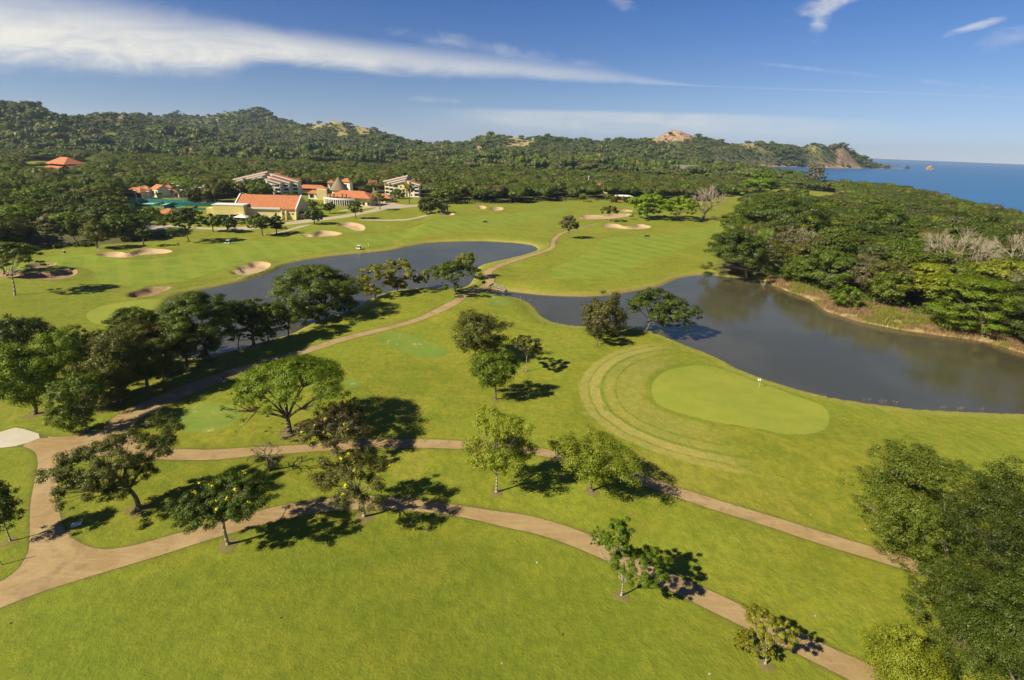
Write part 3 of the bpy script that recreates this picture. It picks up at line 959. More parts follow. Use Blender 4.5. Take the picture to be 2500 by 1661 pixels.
WM = bpy.data.materials.new('pond_water')
WM.use_nodes = True
t = WM.node_tree
t.nodes.clear()
P = N(t, 'ShaderNodeNewGeometry').outputs['Position']
bn = N(t, 'ShaderNodeBump'); bn.inputs['Strength'].default_value = 0.16; bn.inputs['Distance'].default_value = 0.08
t.links.new(NOISE(t, VMUL(t, P, (1, 1.7, 1)), 1.3, 5, 0.65, 0.3), bn.inputs['Height'])
dfs = N(t, 'ShaderNodeBsdfDiffuse')
t.links.new(MIX(t, MR(t, NOISE(t, P, 0.03, 4, 0.6), 0.35, 0.65), (0.060, 0.055, 0.026), (0.085, 0.078, 0.045)), dfs.inputs[0])
gls = N(t, 'ShaderNodeBsdfGlossy'); gls.inputs[0].default_value = (1.0, 0.84, 0.62, 1)
t.links.new(MR(t, NOISE(t, VMUL(t, P, (0.6, 1.5, 1)), 0.035, 5, 0.6, 0.6), 0.42, 0.62, 0.05, 0.17), gls.inputs['Roughness'])
t.links.new(bn.outputs[0], gls.inputs['Normal'])
fr = N(t, 'ShaderNodeFresnel'); fr.inputs['IOR'].default_value = 2.9
mxs = N(t, 'ShaderNodeMixShader'); t.links.new(fr.outputs[0], mxs.inputs[0]); t.links.new(dfs.outputs[0], mxs.inputs[1]); t.links.new(gls.outputs[0], mxs.inputs[2])
t.links.new(mxs.outputs[0], N(t, 'ShaderNodeOutputMaterial').inputs[0])
for p in REG_POND:
    c = p.mean(0)
    nrm = np.roll(p, -1, 0) - np.roll(p, 1, 0)
    nrm = np.stack([nrm[:, 1], -nrm[:, 0]], 1) / np.maximum(np.hypot(nrm[:, 0], nrm[:, 1]), 1e-6)[:, None]
    if sdist(np.array([p[0, 0] + nrm[0, 0] * 0.3]), np.array([p[0, 1] + nrm[0, 1] * 0.3]), p)[0] < 0:
        nrm = -nrm
    q = p + nrm * 0.9
    r = delaunay_2d_cdt([Vector(a) for a in q], [(i, (i + 1) % len(q)) for i in range(len(q))], [], 1, 1e-4)
    o = mesh_from('pond', [(a[0], a[1], POND_Z) for a in r[0]], [tuple(f) for f in r[2]], WM)
    o['kind'] = 'structure'
SM = water_mat('sea_water', (0.026, 0.095, 0.19), 0.32, 0.10, 0.9, (1, 2.2, 1), (0.020, 0.115, 0.25))
sea_ring = [tuple(q) for q in COAST[:-1]] + [(-70000, 6500), (-70000, 75000), (70000, 75000), (70000, -3000), (430, -3000)]
r = delaunay_2d_cdt([Vector(a) for a in sea_ring], [(i, (i + 1) % len(sea_ring)) for i in range(len(sea_ring))], [], 1, 1e-3)
o = mesh_from('sea', [(a[0], a[1], -1.0) for a in r[0]], [tuple(f) for f in r[2]], SM)
o['kind'] = 'structure'
print('ground tris', len(gf))
# ------------------------------------------------------------------ buildings
W_CREAM = mat('cream_wall', (0.74, 0.62, 0.30), 0.85, 0.1, var=0.12, vscale=0.4)
W_YEL = mat('yellow_wall', (0.70, 0.56, 0.19), 0.85, 0.1, var=0.12, vscale=0.4)
W_WHITE = mat('white_wall', (0.80, 0.75, 0.58), 0.85, 0.1, var=0.12, vscale=0.3)
W_CONC = mat('pale_concrete', (0.42, 0.39, 0.32), 0.9, 0.1, col2=(0.25, 0.22, 0.17), vscale=0.15)
DARK = mat('dark_opening', (0.018, 0.018, 0.016), 0.35, 0.5)
TRIMW = mat('white_trim', (0.66, 0.62, 0.53), 0.7, 0.2)
POSTB = mat('brown_post', (0.10, 0.055, 0.03), 0.8, 0.2)
THATCH = mat('thatch', (0.26, 0.21, 0.12), 0.95, 0.05, col2=(0.17, 0.135, 0.085), vscale=2.5, bump=0.8, bscale=6)
WHITE_ROOF = mat('white_sheet_roof', (0.72, 0.70, 0.64), 0.6, 0.2)


def tile_mat(name, a, b):
    m = mat(name, a, 0.8, 0.15, col2=b, vscale=0.7)
    t = m.node_tree
    bs = t.nodes['Principled BSDF']
    tcn = N(t, 'ShaderNodeTexCoord')
    w = N(t, 'ShaderNodeTexWave'); w.bands_direction = 'X'; w.inputs['Scale'].default_value = 1.1
    t.links.new(tcn.outputs['Object'], w.inputs[0])
    bn = N(t, 'ShaderNodeBump'); bn.inputs['Strength'].default_value = 0.5; bn.inputs['Distance'].default_value = 0.08
    t.links.new(w.outputs['Fac'], bn.inputs['Height']); t.links.new(bn.outputs[0], bs.inputs['Normal'])
    return m


TILE = tile_mat('orange_roof_tile', (0.47, 0.185, 0.075), (0.38, 0.135, 0.055))
TILE_D = tile_mat('brown_roof_tile', (0.27, 0.10, 0.045), (0.20, 0.07, 0.033))
BUILD_KEEP_C = []


def site(name, label, px, rz=0.0, keep=0.0, cat='building', off=(0, 0), zoff=0.0):
    B = hit(*px)
    a = math.atan2(B[0], B[1])
    root = empty(name, (B[0], B[1], B[2] + zoff), math.radians(rz))
    tag(root, label, cat)
    if keep:
        c, s = math.cos(root.rotation_euler[2]), math.sin(root.rotation_euler[2])
        BUILD_KEEP_C.append((B[0] + off[0] * c - off[1] * s, B[1] + off[0] * s + off[1] * c, keep))
    return root


def clear_view(px, dist, r=10, n=4):
    """keep the line of sight just in front of a far building free of trees"""
    B = hit(*px)
    d = np.array([B[0], B[1]]); d = d / np.linalg.norm(d)
    for i in range(1, n + 1):
        BUILD_KEEP_C.append((B[0] - d[0] * dist * i / n, B[1] - d[1] * dist * i / n, r))


def hip_roof(x0, y0, x1, y1, z0, z1, ov=0.8, ridge=None, thick=0.25):
    """hipped roof solid; the ridge runs along the longer side"""
    x0, y0, x1, y1 = x0 - ov, y0 - ov, x1 + ov, y1 + ov
    w, d = x1 - x0, y1 - y0
    m = min(w, d) / 2 if ridge is None else (w - ridge) / 2
    if w >= d:
        r = [(x0 + m, (y0 + y1) / 2), (x1 - m, (y0 + y1) / 2)]
    else:
        r = [((x0 + x1) / 2, y0 + m), ((x0 + x1) / 2, y1 - m)]
    mb = MB()
    v = [(x0, y0, z0), (x1, y0, z0), (x1, y1, z0), (x0, y1, z0), (x0, y0, z0 - thick), (x1, y0, z0 - thick), (x1, y1, z0 - thick), (x0, y1, z0 - thick), (*r[0], z1), (*r[1], z1)]
    if w >= d:
        f = [(0, 1, 9, 8), (1, 2, 9), (2, 3, 8, 9), (3, 0, 8)]
    else:
        f = [(0, 1, 8), (1, 2, 9, 8), (2, 3, 9), (3, 0, 8, 9)]
    f += [(4, 7, 6, 5), (0, 4, 5, 1), (1, 5, 6, 2), (2, 6, 7, 3), (3, 7, 4, 0)]
    return mb.add(v, f)


def win_box(x0, z0, x1, z1, y, d=0.12):
    return MB().box(x0, y - d, z0, x1, y + 0.05, z1)


def hall():
    r = site('assembly_hall', 'cream hall with a big plain orange tiled roof and buttressed wall', (726, 536.5), 6, 30, off=(-22, 12))
    mb = MB()
    mb.box(-37, 0, -1, 0, 26, 6.3)
    mb.add([(-37, 0, 6.3), (-37, 26, 6.3), (-37, 13, 12.9)], [(0, 1, 2)])
    mb.add([(0, 0, 6.3), (0, 26, 6.3), (0, 13, 12.9)], [(0, 2, 1)])
    mb.build('wall', W_CREAM, r)
    for s, y0 in ((1, -0.7), (-1, 26.7)):
        zz = 6.35
        q = MB().add([(-36.7, y0, zz), (-0.3, y0, zz), (-0.3, 13, 13.25), (-36.7, 13, 13.25), (-36.7, y0, zz - 0.3), (-0.3, y0, zz - 0.3), (-0.3, 13, 12.95), (-36.7, 13, 12.95)],
                     [(0, 1, 2, 3), (4, 7, 6, 5), (0, 4, 5, 1), (1, 5, 6, 2), (2, 6, 7, 3), (3, 7, 4, 0)])
        q.build('roof', TILE, r)
    for x0 in (-37.6, -0.3):
        q = MB().add([(x0, -0.9, 6.0), (x0 + 0.7, -0.9, 6.0), (x0 + 0.7, 13, 13.1), (x0, 13, 13.1), (x0, -0.9, 6.75), (x0 + 0.7, -0.9, 6.75), (x0 + 0.7, 13, 13.75), (x0, 13, 13.75)],
                     [(0, 3, 2, 1), (4, 5, 6, 7), (0, 1, 5, 4), (1, 2, 6, 5), (2, 3, 7, 6), (3, 0, 4, 7)])
        q.build('roof_verge', TRIMW, r)
    MB().box(-47, -5.5, -1, -29, 3, 8.3).build('annex', W_YEL, r)
    MB().box(-47.2, -5.7, 8.3, -28.8, 3.2, 8.75).build('parapet', TRIMW, r)
    MB().box(-51.5, -4.0, -1, -47.05, 2, 6.3).build('annex', W_YEL, r)
    MB().box(-28.7, -0.9, 6.0, -9.2, -0.05, 7.0).build('parapet', TRIMW, r)
    for x, z0, x1, z1 in ((-45, 0, -38.5, 2.8), (-37.5, 0, -32, 3.0)):
        win_box(x, z0, x1, z1, -5.55).build('door_opening', DARK, r)
    win_box(-50.4, 1.2, -48.3, 2.8, -4.05).build('window', DARK, r)
    for x in (-9.0, -6.4, -0.45):
        MB().add([(x, -2.6, -1), (x + 0.5, -2.6, -1), (x + 0.5, 0.02, -1), (x, 0.02, -1), (x, -0.35, 6.2), (x + 0.5, -0.35, 6.2), (x + 0.5, 0.02, 6.2), (x, 0.02, 6.2)],
                 [(0, 3, 2, 1), (4, 5, 6, 7), (0, 1, 5, 4), (1, 2, 6, 5), (2, 3, 7, 6), (3, 0, 4, 7)]).build('buttress', W_CREAM, r)
    for x in (-12.5, -8.0, -4.6, -2.3):
        q = MB(); q.tube((x, -0.10, 3.4), (x, 0.1, 3.4), 0.5, 0.5, 12)
        q.build('round_window', DARK, r)
    for x in (6.0,):
        MB().box(0.2, 4, -1, 5.5, 14, 3.4).build('side_wing', W_CREAM, r)
        hip_roof(0.2, 4, 5.5, 14, 3.5, 4.6, 0.5).build('roof', TILE_D, r)
    return r


hall()
t_ = site('party_tent', 'white peaked party tent in front of the yellow annex', (592, 539), 0, 0, 'tent')
q = MB(); q.add([(-4, -3, 2.2), (4, -3, 2.2), (4, 3, 2.2), (-4, 3, 2.2), (0, 0, 3.9)], [(0, 1, 4), (1, 2, 4), (2, 3, 4), (3, 0, 4)]); q.build('canopy', WHITE_ROOF, t_)
for x in (-3.8, 3.8):
    for y in (-2.8, 2.8):
        MB().tube((x, y, 0), (x, y, 2.25), 0.06, 0.06).build('pole', TRIMW, t_)


def hotel(name, label, px, rz, sides, peak, keep, off):
    """three-storey block whose staggered wings fall away from a central peak"""
    r = site(name, label, px, rz, keep, off=off)
    slope, he = peak
    for sg, n, L in sides:
        for k in range(n):
            y0 = 5.5 * k + (0.0 if sg > 0 else 1.0)
            xi, xo = 1.0 * sg, (L + 5.6 * k) * sg
            he_ = he + 0.5 * k
            hp = he_ + slope * (abs(xo) - 1)
            a, b = min(xi, xo), max(xi, xo)
            mb = MB()
            y1 = y0 + 9
            hl, hr = (hp, he_) if sg > 0 else (he_, hp)
            mb.add([(a, y0, -3), (b, y0, -3), (b, y1, -3), (a, y1, -3), (a, y0, hl), (b, y0, hr), (b, y1, hr), (a, y1, hl)],
                   [(0, 3, 2, 1), (4, 5, 6, 7), (0, 1, 5, 4), (1, 2, 6, 5), (2, 3, 7, 6), (3, 0, 4, 7)])
            mb.build('wing_wall', W_WHITE if sg > 0 else W_CREAM, r)
            ro = MB()
            xo2 = xo + 1.2 * sg
            sl = (he_ - hp) / (abs(xo) - 1)
            h2 = he_ + sl * 1.2
            v = [(xi, y0 - 0.9, hp + 0.3), (xo2, y0 - 0.9, h2 + 0.3), (xo2, y1 + 0.3, h2 + 0.3), (xi, y1 + 0.3, hp + 0.3)]
            v2 = [(p[0], p[1], p[2] - 0.28) for p in v]
            ro.add(v + v2, [(0, 1, 2, 3), (4, 7, 6, 5), (0, 4, 5, 1), (1, 5, 6, 2), (2, 6, 7, 3), (3, 7, 4, 0)])
            ro.build('roof', TILE, r)
            fa = MB()
            v = [(xi, y0 - 1.15, hp - 0.6), (xo2, y0 - 1.15, h2 - 0.6), (xo2, y0 - 0.92, h2 - 0.6), (xi, y0 - 0.92, hp - 0.6)]
            v2 = [(p[0], p[1], p[2] + 1.0) for p in v]
            fa.add(v + v2, [(0, 3, 2, 1), (4, 5, 6, 7), (0, 1, 5, 4), (1, 2, 6, 5), (2, 3, 7, 6), (3, 0, 4, 7)])
            fa.build('fascia', TRIMW, r)
            for fl in range(3):
                z0 = 0.4 + fl * (he - 1.2) / 3
                xa, xb = (xo - 4.6, xo - 0.5) if sg > 0 else (xo + 0.5, xo + 4.6)
                MB().box(xa, y0 - 0.06, z0 + 0.1, xb, y0 + 0.1, z0 + 2.5).build('window', DARK, r)
                bl = MB().box(xa - 0.2, y0 - 1.5, z0 - 0.25, xb + 0.2, y0 - 0.02, z0)
                bl.box(xa - 0.2, y0 - 1.5, z0, xb + 0.2, y0 - 1.38, z0 + 0.95)
                bl.build('balcony', TRIMW, r)
                for wx in range(2):
                    cx0 = xo - sg * (7.5 + 4 * wx)
                    if abs(cx0) > 3 and k == 0:
                        MB().box(cx0 - 0.7, y0 - 0.05, z0 + 0.6, cx0 + 0.7, y0 + 0.1, z0 + 2.1).build('window', DARK, r)
            for xc in (xo * 0.55, xo * 0.3):
                hz_ = hp + sl * (abs(xc) - 1)
                MB().box(xc - 0.5, y0 + 6, hz_ - 0.5, xc + 0.5, y0 + 7, hz_ + 1.6).build('chimney', TILE, r)
    return r


hotel('hotel_block', 'left three-storey hotel block with staggered orange roofs and white balconies', (650, 478), 2, ((1, 3, 13), (-1, 3, 20)), (0.25, 11.0), 36, (2, 8))
hotel('hotel_block', 'right three-storey hotel block of pale walls behind the thin yellow-green tree', (993, 481), -2, ((-1, 3, 13), (1, 1, 12)), (0.26, 11.5), 27, (-3, 6))


def lobby():
    r = site('lobby_building', 'hotel lobby with a curved white colonnade under an orange hipped roof', (824, 502.5), -8, 24, off=(4, 8))
    R, n = 24.0, 16
    a0 = 0.58
    cx, cy = 0, R
    top = MB()
    for i in range(n):
        a, b = -a0 + 2 * a0 * i / n, -a0 + 2 * a0 * (i + 1) / n
        def P(t, rr):
            return (cx + rr * math.sin(t), cy - rr * math.cos(t))
        top.prism([P(a, R), P(b, R), P(b, R - 1.0), P(a, R - 1.0)], 4.3, 5.6)
        MB().prism([P(a, R - 0.1), P(a + 0.020, R - 0.1), P(a + 0.020, R - 0.8), P(a, R - 0.8)], -1, 4.3).build('column', TRIMW, r)
    top.build('cornice', TRIMW, r)
    back = MB()
    for i in range(n):
        a, b = -a0 + 2 * a0 * i / n, -a0 + 2 * a0 * (i + 1) / n
        back.prism([P(a, R - 3.6), P(b, R - 3.6), P(b, R - 4.0), P(a, R - 4.0)], -1, 5.2)
    back.build('glazed_wall', DARK, r)
    MB().prism([P(-a0, R + 0.1), P(-a0 + 0.05, R + 0.1), P(-a0 + 0.05, R - 4), P(-a0, R - 4)], -1, 5.8).build('end_wall', W_CREAM, r)
    MB().prism([P(a0 - 0.05, R + 0.1), P(a0, R + 0.1), P(a0, R - 4), P(a0 - 0.05, R - 4)], -1, 5.8).build('end_wall', W_CREAM, r)
    MB().box(-9, 6, -1, 24, 22, 5.6).build('wall', W_CREAM, r)
    hip_roof(-10.5, 4.5, 25, 22, 6.2, 10.6, 0.9).build('roof', TILE, r)
    for x in (-6.6, -3.4, 3.6, 6.8):
        MB().box(x - 0.35, 2.0, 5.0, x + 0.35, 2.7, 9.0).build('post', POSTB, r)
    for x in (14, 18, 22):
        win_box(x, 0.6, x + 1.8, 3.0, 6.0).build('window', DARK, r)
    return r


lobby()
th_ = site('thatched_hut', 'tall conical thatched roof rising behind the orange lobby roof', (831, 494), 0, 9, 'hut')
q = MB(); k = 18
v = [(7.6 * math.cos(6.283 * i / k), 7.6 * math.sin(6.283 * i / k), 9.8 + 0.15 * (i % 2)) for i in range(k)]
v += [(4.4 * math.cos(6.283 * i / k), 4.4 * math.sin(6.283 * i / k), 14.2) for i in range(k)] + [(0, 0, 20.2)]
q.add(v, [(i, (i + 1) % k, k + (i + 1) % k, k + i) for i in range(k)] + [(k + i, k + (i + 1) % k, 2 * k) for i in range(k)] + [tuple(range(k))[::-1]])
q.build('thatch', THATCH, th_)
q = MB(); q.tube((0, 0, -1), (0, 0, 9.9), 5.6, 5.6, 14); q.build('drum_wall', W_CREAM, th_)


def house(name, label, px, w, d, hw, hr, rz=0, wall=None, roof=None, keep=None, wins=3, cat='house', gable=False, zoff=0.0):
    r = site(name, label, px, rz, keep if keep is not None else max(w, d) * 0.62, cat, (0, d / 2), zoff)
    MB().box(-w / 2, 0, -2, w / 2, d, hw).build('wall', wall or W_WHITE, r)
    if gable:
        m = MB()
        for s in (1, -1):
            m.add([(-w / 2 - 0.5, -0.6 if s > 0 else d + 0.6, hw), (w / 2 + 0.5, -0.6 if s > 0 else d + 0.6, hw), (w / 2 + 0.5, d / 2, hr), (-w / 2 - 0.5, d / 2, hr),
                   (-w / 2 - 0.5, -0.6 if s > 0 else d + 0.6, hw - 0.25), (w / 2 + 0.5, -0.6 if s > 0 else d + 0.6, hw - 0.25), (w / 2 + 0.5, d / 2, hr - 0.25), (-w / 2 - 0.5, d / 2, hr - 0.25)],
                  [(0, 1, 2, 3), (4, 7, 6, 5), (0, 4, 5, 1), (1, 5, 6, 2), (3, 7, 4, 0)])
        m.build('roof', roof or TILE, r)
        MB().add([(-w / 2, 0, hw), (-w / 2, d, hw), (-w / 2, d / 2, hr - 0.2)], [(0, 1, 2)]).build('gable', wall or W_WHITE, r)
        MB().add([(w / 2, 0, hw), (w / 2, d, hw), (w / 2, d / 2, hr - 0.2)], [(0, 2, 1)]).build('gable', wall or W_WHITE, r)
    else:
        hip_roof(-w / 2, 0, w / 2, d, hw, hr).build('roof', roof or TILE, r)
    for i in range(wins):
        x = -w / 2 + w * (i + 0.5) / wins
        win_box(x - w * 0.14, hw * 0.25, x + w * 0.14, hw * 0.78, 0).build('window', DARK, r)
    return r


house('lobby_wing', 'small white gabled wing with a short orange roof left of the lobby', (770, 487), 11, 6, 5.0, 7.4, 6, W_WHITE, TILE, 9, 2, 'building')
wl_ = site('garden_wall', 'tall cream blank wall between the white wing and the lobby', (787, 489), 10, 6, 'wall')
MB().box(-4, 0, -1, 4, 5, 8.6).build('wall', W_CREAM, wl_)
house('long_pavilion', 'long low building with an orange hipped roof right of the left hotel block', (760, 472), 27, 10, 4.2, 7.0, 0, POSTB, TILE, 18, 0, 'building')
house('pavilion', 'small open pavilion with an orange pyramid roof right of the lobby', (935, 494), 13, 11, 3.4, 6.4, 0, W_CREAM, TILE, 9, 4, 'pavilion')
house('house', 'small orange roof left of the thatched cone', (810, 472), 6, 6, 9.5, 12.2, 10, W_WHITE, TILE, 6, 1)
house('house', 'small orange roof right behind the thatched cone', (845, 470), 9, 6, 10.0, 13.0, -10, W_WHITE, TILE, 7, 1)
house('house', 'pinkish gabled house among trees left of the right hotel block', (912, 470), 8, 8, 8.5, 11.5, 20, W_WHITE, TILE_D, 8, 2, gable=True)
house('villa', 'white villa with arches and orange roof behind the tennis courts', (327, 486), 15, 9, 5.2, 8.2, -12, W_WHITE, TILE, 11, 4)
house('villa', 'orange-roofed villa wing between the two palms', (350, 481), 11, 8, 5.6, 8.4, 8, W_WHITE, TILE, 8, 2)
house('villa', 'gabled white villa right of the palm behind the courts', (381, 482), 11, 9, 6.4, 9.6, -35, W_WHITE, TILE, 9, 2, gable=True)
house('villa', 'orange-roofed villa at the right end of the villa row', (405, 479), 11, 9, 6.8, 9.8, 6, W_WHITE, TILE, 9, 3)
house('villa', 'low white villa with balcony behind the court lamps', (424, 482), 9, 6, 3.6, 5.6, 0, W_WHITE, TILE, 7, 2)
house('house', 'small orange roof alone in the trees above the villas', (448, 470), 9, 8, 8.0, 11.0, 25, W_WHITE, TILE, 9, 1)
house('kiosk', 'small kiosk with an orange pyramid roof beside the tennis courts', (406, 534), 9.5, 8, 3.0, 5.6, 0, W_CREAM, TILE, 7, 2, 'kiosk')


def lodge():
    r = site('lodge', 'large brown lodge with tiered hipped tile roofs in the left woods', (150, 421), -22, 36, off=(0, 8))
    rr = math.radians(-30)
    sub = [(-19, -6, 11, 12, 8.5, 'wall')]
    MB().box(-19, 0, -3, 11, 18, 9.0).build('wall', POSTB, r)
    hip_roof(-20, -1, 13, 19, 9.4, 16.6, 2.0, ridge=13).build('roof', TILE, r)
    MB().box(11, 3, -3, 24, 17, 7.0).build('wall', POSTB, r)
    q = MB().add([(10, -3, 9.6), (32, 2, 3.4), (32, 20, 3.4), (10, 20, 9.6), (10, -3, 9.3), (32, 2, 3.1), (32, 20, 3.1), (10, 20, 9.3)], [(0, 1, 2, 3), (4, 7, 6, 5), (0, 4, 5, 1), (1, 5, 6, 2), (2, 6, 7, 3), (3, 7, 4, 0)])
    q.build('roof', TILE_D, r)
    q = MB().add([(-22, -6, 4.4), (7, -6, 4.4), (9, 0.5, 7.4), (-19, 0.5, 7.4), (-22, -6, 4.1), (7, -6, 4.1), (9, 0.5, 7.1), (-19, 0.5, 7.1)], [(0, 1, 2, 3), (4, 7, 6, 5), (0, 4, 5, 1), (1, 5, 6, 2), (2, 6, 7, 3), (3, 7, 4, 0)])
    q.build('roof', TILE, r)
    MB().box(-21, -1.5, -3, 7, 0, 4.6).build('wall', W_CREAM, r)
    hip_roof(-35, 4, -24, 12, 8.0, 11.5, 1.0).build('roof', TILE, r)
    MB().box(-34, 5, -3, -25, 11, 7.9).build('wall', POSTB, r)
    clear_view((150, 421), 60, 26, 3)


lodge()


def far_hall(name, label, px, w, h, rz, roofh, wallm, roofm, wins):
    r = site(name, label, px, rz, w * 0.42, off=(0, 8))
    MB().box(-w / 2, 0, -3, w / 2, 18, h).build('wall', wallm, r)
    if roofh:
        MB().add([(-w / 2 - 1, -1, h), (w / 2 + 1, -1, h), (w / 2 + 1, 19, h + roofh), (-w / 2 - 1, 19, h + roofh), (-w / 2 - 1, -1, h - .5), (w / 2 + 1, -1, h - .5), (w / 2 + 1, 19, h - .5), (-w / 2 - 1, 19, h - .5)],
                 [(0, 1, 2, 3), (4, 7, 6, 5), (0, 4, 5, 1), (1, 5, 6, 2), (2, 6, 7, 3), (3, 7, 4, 0)]).build('roof', roofm, r)
    for i in range(wins):
        x = -w / 2 + w * (i + 0.5) / wins
        MB().box(x - w / wins * 0.38, -0.25, h * 0.28, x + w / wins * 0.38, 0.1, h * 0.55).build('window_bay', DARK, r)
    return r


far_hall('warehouse', 'bright white-roofed low building far behind the bare tree', (1490, 419), 62, 10, 3, 6, W_CONC, WHITE_ROOF, 0)
far_hall('concrete_building', 'long pale concrete building with dark bays near the bay shore', (1675, 424), 86, 18, 3, 0, W_CONC, W_CONC, 7)
clear_view((1490, 419), 100, 16, 3); clear_view((1675, 424), 110, 24, 3)
for i_, (px_, w_, lb_) in enumerate([((1297, 432), 16, 'yellow house with white roof among trees mid-distance'), ((1327, 431), 17, 'white-topped orange house right of the yellow one'), ((1364, 428), 12, 'small orange roof alone right of the two mid-distance houses'), ((1272, 432), 16, 'tan low house left of the yellow house'), ((1215, 436), 15, 'low white house with orange roof at the left of the far houses')]):
    house('house', lb_, px_, w_, 9, 5.5, 8.8, 5, W_CREAM if i_ == 0 else W_WHITE, TILE if i_ != 3 else TILE_D, 10, 2)
    clear_view(px_, 60, 9, 3)
house('house', 'orange hip-roofed house behind the bright pair of umbrella trees', (1467, 472), 17, 12, 6.5, 10.5, 0, W_CREAM, TILE, 12, 3)
clear_view((1467, 472), 24, 9, 2)
h_ = house('clubhouse', 'orange-walled low building with a flat white roof by the far fairway', (1523, 492), 17, 8, 5.0, 6.0, 0, TILE, TRIMW, 12, 4, 'building')
house('house', 'white house high on the wooded hill left of the headland', (1168, 368), 22, 12, 9, 13, 0, W_WHITE, TILE, 22, 2, zoff=3)
house('house', 'tiny orange-roofed house on the wooded hill', (1079, 366), 14, 10, 7, 11, 0, W_CREAM, TILE, 16, 1, zoff=3)
clear_view((1168, 368), 60, 12, 3); clear_view((1079, 366), 50, 9, 3)

LAMPM = mat('lamp_white', (0.75, 0.75, 0.72), 0.4, 0.4)
POLEM = mat('pole_grey', (0.33, 0.34, 0.32), 0.5, 0.4)
MASTM = mat('mast_rust', (0.30, 0.20, 0.14), 0.6, 0.3)
for i_, (bx_, hh, lb_) in enumerate([((337, 498), 9.0, 'court lamp at the left corner of the tennis courts'), ((369, 503), 9.5, 'court lamp before the middle of the courts'), ((365, 487), 8.5, 'court lamp beside the palm and villa'), ((429, 486), 11.5, 'tallest court lamp behind the right of the courts'), ((441, 489), 10.5, 'court lamp just right of the tallest lamp'), ((450, 499), 9.8, 'court lamp between the two courts'), ((497, 499), 11.5, 'lamp behind the right end of the courts'), ((526, 496), 10.0, 'lamp nearest the yellow annex'), ((420, 488), 7.5, 'short court lamp in front of the low villa'), ((252, 500), 11.0, 'white lamp above the left woods'), ((278, 498), 10.0, 'white lamp left of the villas')]):
    r = site('floodlight', lb_, bx_, 0, 0, 'lamp')
    MB().tube((0, 0, 0), (0, 0, hh), 0.11, 0.08).build('pole', POLEM, r)
    MB().box(-0.9, -0.25, hh, 0.9, 0.25, hh + 0.12).box(-0.95, -0.45, hh + 0.12, -0.1, 0.35, hh + 0.5).box(0.1, -0.45, hh + 0.12, 0.95, 0.35, hh + 0.5).build('lamp_head', LAMPM, r)
r = site('radio_mast', 'thin rusty mast above the white-roofed building', (1498, 412), 0, 0, 'mast')
m_ = MB(); m_.tube((0, 0, 0), (0, 0, 40), 0.5, 0.25)
for z_ in range(4, 38, 3):
    m_.tube((-0.9, 0, z_), (0.9, 0, z_ + 1.5), 0.12, 0.12, 3)
m_.build('mast', MASTM, r)
r = site('utility_pole', 'white pole standing in the belt of trees', (1434, 470), 0, 0, 'pole')
MB().tube((0, 0, 0), (0, 0, 19), 0.35, 0.22).box(-1.2, -0.1, 17.5, 1.2, 0.1, 17.8).build('pole', LAMPM, r)

# tennis courts
CG = mat('court_green', (0.10, 0.30, 0.22), 0.8, 0.1, col2=(0.13, 0.34, 0.26), vscale=0.3)
CB = mat('court_blue', (0.16, 0.27, 0.42), 0.8, 0.1)
CP = mat('court_pale', (0.30, 0.46, 0.36), 0.8, 0.1, col2=(0.36, 0.50, 0.40), vscale=0.2)
FG = mat('windscreen_green', (0.03, 0.17, 0.13), 0.8, 0.1)
NETM = mat('net', (0.05, 0.07, 0.06), 0.8, 0.1)
for px_, rz_, lb_, inner in (((345, 503), 2, 'pale green tennis court on the left of the pair', CP), ((438, 513), 14, 'tennis court with a blue end on the right of the pair', CB)):
    r = site('tennis_court', lb_, px_, rz_, 24, 'tennis court', (8, 8))
    MB().box(-9, 0, -0.6, 27, 18, 0.10).build('surround', CG, r)
    MB().box(-5.5, 3.5, 0.10, 18.3, 14.5, 0.115).build('playing_surface', inner, r)
    ln = MB()
    for a, b, c, d in ((-5.5, 3.5, 18.3, 3.65), (-5.5, 14.35, 18.3, 14.5), (-5.5, 3.65, -5.35, 14.35), (18.15, 3.65, 18.3, 14.35), (-5.3, 4.9, 18.1, 5.0), (-5.3, 13.0, 18.1, 13.1), (0, 5.1, 0.12, 12.9), (12.8, 5.1, 12.92, 12.9)):
        ln.box(a, b, 0.116, c, d, 0.122)
    ln.build('court_lines', TRIMW, r)
    MB().box(6.35, 2.8, 0.12, 6.4, 15.2, 1.1).build('net', NETM, r)
    for x in (-9, 0, 9, 18, 27):
        MB().tube((x, 0.0, 0), (x, 0.0, 3.2), 0.07, 0.07).build('fence_post', POLEM, r)
        MB().tube((x, 18.0, 0), (x, 18.0, 3.2), 0.07, 0.07).build('fence_post', POLEM, r)
    MB().box(-9, 17.95, 0.12, 27, 18.0, 2.9).build('windscreen', FG, r)
    MB().box(-9.05, 0.1, 0.12, -9.0, 17.9, 2.9).build('windscreen', FG, r)
    MB().box(-9, -0.03, 0.12, 27, 0.02, 1.3).build('windscreen', FG, r)

# rocks off the headland
def boulder(name, label, px, w, h, m, sink=0.3, seed=1):
    rg = np.random.default_rng(seed)
    B = flat(px[0], px[1], -1.0)
    n1, n2 = 16, 8
    v, f = [], []
    for j in range(n2 + 1):
        for i in range(n1):
            th, ph = 6.2832 * i / n1, math.pi / 2 * j / n2
            k = 1 + 0.22 * rg.normal() * (0.3 + 0.7 * math.cos(ph)) * 0.7
            v.append((w / 2 * k * math.cos(th) * math.cos(ph) ** 0.7, w * 0.35 * k * math.sin(th) * math.cos(ph) ** 0.7, -2 + (h + 2) * k * math.sin(ph)))
    for j in range(n2):
        for i in range(n1):
            f.append((j * n1 + i, j * n1 + (i + 1) % n1, (j + 1) * n1 + (i + 1) % n1, (j + 1) * n1 + i))
    o = mesh_from(name, v, f, m)
    o.location = (B[0], B[1], -1.0)
    tag(o, label, 'rock')
    return o


